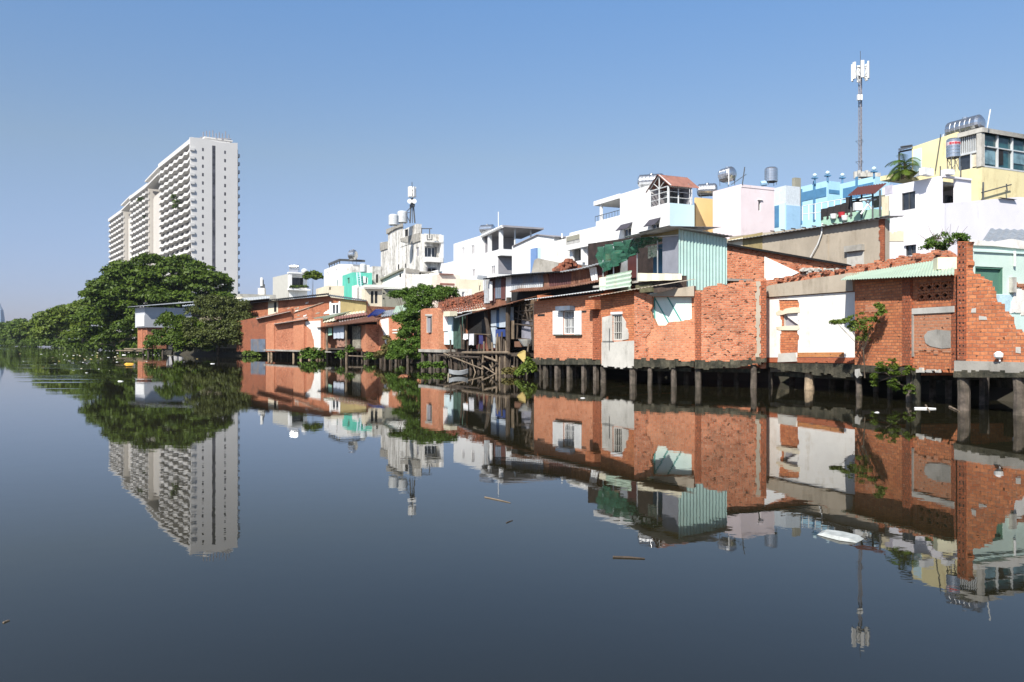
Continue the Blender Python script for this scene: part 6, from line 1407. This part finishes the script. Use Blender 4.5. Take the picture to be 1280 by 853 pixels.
tree('wall_weeds', 'green weeds and roots hanging from the mossy beam under the vent block house', 'plant', (pp((1067.5,26.3),(1199,21.6)).at(1112,470,.2)).to_tuple(),
     [((pp((1067.5,26.3),(1199,21.6)).at(x,y,.2)),(rx,.12,rz)) for x,y,rx,rz in ((1110,456,.3,.2),(1104,464,.2,.14),(1118,468,.14,.3),(1117,485,.1,.3),(1092,480,.06,.35),(1137,470,.16,.3),(1137,490,.12,.25))], 8, .09, 3800, .04, LEAFD, 15, .02, .8)
cl_ = []
for k in range(90):
    q = (k+rng.random())/90; px = 190-q*205; Y = 118+q**1.5*215
    p = P3(px,430,Y); cl_.append((Vector((p.x+rng.uniform(-1,1),p.y+rng.uniform(-1.5,1.5),rng.uniform(.2,.9)*(1+q))), (1.6+q*1.6,1.6+q*2,1.1+q*.7)))
ug = leaves_mesh('riverside_undergrowth', LEAFD, None, cl_, 26000, .42, 77, loc=(-60,170,0)); struct(ug, 'stuff')
# papaya tree
def palm(name, label, px, py_top, Y, zb_, n, Lf, mat, cat='tree', droop=.6, wide=.22):
    c = P3(px, py_top, Y); t = root(name, label, cat, (c.x,c.y,zb_)); MB().tube((c.x,c.y,zb_), c, .14, .09, 8, seg=5, wob=.03).build('trunk', BARK, t); m = MB(); r = random.Random(px)
    for k in range(n):
        a = 2*math.pi*k/n+r.uniform(-.3,.3); el = r.uniform(-.1,1.0); prev = c; dirv = Vector((math.cos(a)*math.cos(el), math.sin(a)*math.cos(el), math.sin(el))); s_ = Vector((-math.sin(a),math.cos(a),0)); seg = 8
        for i in range(seg):
            nx = prev+dirv*(Lf/seg); w0 = wide*math.sin(math.pi*(i+.3)/seg)+.02
            for sg in (-1,1):
                for q in (0,.5):
                    p0 = prev.lerp(nx,q); tip = p0+s_*sg*w0*2.2+dirv*w0*.9-Vector((0,0,w0*.7)); m.face([p0, p0+dirv*.10, tip])
            m.tube(prev, nx, .018, n=4, cap=False); prev = nx; dirv = (dirv-Vector((0,0,droop/seg*2))).normalized()
    m.build('fronds', mat, t); return t
palm('palm_tree', 'potted palm on the terrace at the left end of the yellow house', 1131, 205, 68, P3(0,222,68).z, 16, 2.0, LEAFN, droop=.9)
palm('palm_tree', 'shorter bushy palm beside the taller potted palm on the yellow house terrace', 1128, 214, 67, P3(0,224,67).z, 14, 1.5, LEAFD, droop=.9)
tree('papaya_tree', 'thin papaya tree with a flat leafy top right of the grey box house', 'tree', (P3(391,364,145).x,145,.6), [bx(391,347,145,1.5,1.3,.9)], 26, .5, 1500, .42, LEAF, 16, .13, .6)
# water hyacinth
def hyacinth(label, spots, n, size, mat=LEAFY, seed=1):
    t = root('water_hyacinth', label, 'water plant', (spots[0][0].x,spots[0][0].y,0), None); leaves_mesh('leaves', mat, t, spots, n, size, seed, up=.9)
hyacinth('bright clump of water hyacinth left of the rounded brick corner', [(Vector((*g(x,93),.25)),(.8,.8,.45)) for x in range(311,334,4)], 1500, .22, LEAFY, 1)
hyacinth('green clump of water plants under the peeling white house', [(Vector((*g(x,75),.4)),(.8,.5,.8)) for x in (384,390,397)], 1200, .2, LEAFN, 2)
hyacinth('bright water plants at the foot of the yellow tipped box', [(Vector((*g(x,39.3),z)),(.28,.3,z)) for x,z in ((655,.35),(660,.5),(664,.4),(650,.2))], 1100, .12, LEAFY, 3)
hyacinth('yellowing water plants under the tall post of the stilt shack', [(Vector((*g(x,41),.2)),(.35,.3,.25)) for x in (634,640,645)], 700, .11, LEAFB, 4)
hyacinth('small water plants among the posts below the narrow windowed house', [(Vector((*g(x,49),.25)),(.35,.3,.3)) for x in (528,534,546,552)], 800, .12, LEAFN, 5)
hyacinth('drooping plants under the small brick box house', [(Vector((*g(x,67),z)),(.5,.4,.5)) for x,z in ((437,1.0),(425,.5),(462,.4),(500,.5))], 900, .15, LEAFN, 6)
# floating litter
FL = [PVC, CREAMS, WCL, YELB, WOODP, GALVP, LEAFB]
def bit(x, y, label, s, mt, grp=None, name='plastic_scrap', cat='plastic scrap'):
    Y = H*S/(y-HY); p = P3(x,y,Y); m = MB(); r = random.Random(int(x*7+y)); n = 7
    pts = [Vector((p.x+math.cos(6.283*i/n)*s*r.uniform(.5,1.1), p.y+math.sin(6.283*i/n)*s*r.uniform(.4,.9), .004)) for i in range(n)]; top = [q.lerp(Vector((p.x,p.y,0)),.35)+Vector((0,0,s*r.uniform(.05,.22))) for q in pts]
    for i in range(n): j = (i+1)%n; m.face([pts[i],pts[j],top[j],top[i]])
    m.face(top); return tag(m.build(name, mt, None), label, cat, grp)
r2 = random.Random(5)
for k in range(64):
    x = min(max(r2.gauss(120,45),8),300); y = 441+abs(r2.gauss(0,9)); bit(x, y, 'small pale scrap of litter floating below the left bank trees', r2.uniform(.0008,.0019)*H*S/(y-HY), r2.choice(FL), 'scraps of floating litter by the left bank')
bit(163,455.5,'yellow plastic bag floating left of the brick based grey house', .5, plain('yellow plastic',(.75,.42,.05),.5))
bit(155,444,'white foam block floating beside the plank near the left house', .35, PVC); bit(212,445,'rounded white drum floating below the dark river bush', .4, CREAMS)
bit(266,455,'single white ball floating in front of the dry looking river bush', .2, PVC); bit(151,477,'white scrap floating alone in the reflection of the huge tree', .18, PVC)
bit(728,498,'white foam cup floating by the posts of the shutter house', .09, PVC); bit(1096,516,'pale leaf floating under the vent block house', .10, PVC)
m = MB(); Y = H*S/(673-HY); c = P3(1052,673,Y); pts = [(-.18,.06),(-.08,.13),(.10,.11),(.19,-.02),(.06,-.09),(-.06,-.05)]
P_ = [Vector((c.x+a*1.0,c.y+b_*2.0,.003)) for a,b_ in pts]; T_ = [q.lerp(Vector((c.x,c.y,0)),.25)+Vector((0,0,.022+.01*(i%2))) for i,q in enumerate(P_)]
for i in range(6): j = (i+1)%6; m.face([P_[i],P_[j],T_[j],T_[i]][::-1])
m.face(T_[::-1]); tag(m.build('plastic_bag', plain('dull white bag', (.42,.44,.42), .6, .25, 9), None), 'large white plastic bag floating on the open water at the lower right', 'plastic bag')
def stick(x0,y0,x1,y1,r_,label,mt=WOODP):
    a, b_ = [P3(x,y,H*S/(y-HY)) for x,y in ((x0,y0),(x1,y1))]; a.z = b_.z = r_*.4
    tag(MB().tube(a, a.lerp(b_,.5)+Vector((0,.01,0)), r_, n=6).tube(a.lerp(b_,.5)+Vector((0,.01,0)), b_, r_, r_*.5, n=6).build('floating_stick', mt, None), label, 'stick')
stick(606,622,638,629,.008,'thin pale stick floating below the white terrace house reflection'); stick(766,697,806,699,.010,'dark leafy stick floating on the open water right of centre',WOOD); stick(633,654,641,651,.006,'small dark twig floating on the open water',WOOD); stick(4,779,12,776,.006,'tiny pale twig floating at the lower left',WOODP)
stick(1143,511,1170,511.5,.03,'white broken stick floating under the bricked up doorway',PVC); stick(1157,507,1162,515,.025,'short forked stick floating under the bricked up doorway',WOODP); stick(1187,509,1199,515,.03,'bent stick lying against the concrete post at the right',WOODP)

# thin river haze
m = MB(); m.box((-350,900,60), (1700,1900,124)); hz = struct(m.build('haze', plain('haze', (1,1,1)), None, (-350,900,-2)), 'stuff')
hm = bpy.data.materials.new('haze air'); hm.use_nodes = True; hn = hm.node_tree; hn.nodes.remove(hn.nodes['Principled BSDF'])
pv = hn.nodes.new('ShaderNodeVolumePrincipled'); pv.inputs['Color'].default_value = (.80,.88,1,1); pv.inputs['Density'].default_value = .00013; pv.inputs['Anisotropy'].default_value = .2
hn.links.new(pv.outputs[0], hn.nodes['Material Output'].inputs['Volume']); hz.data.materials.clear(); hz.data.materials.append(hm)
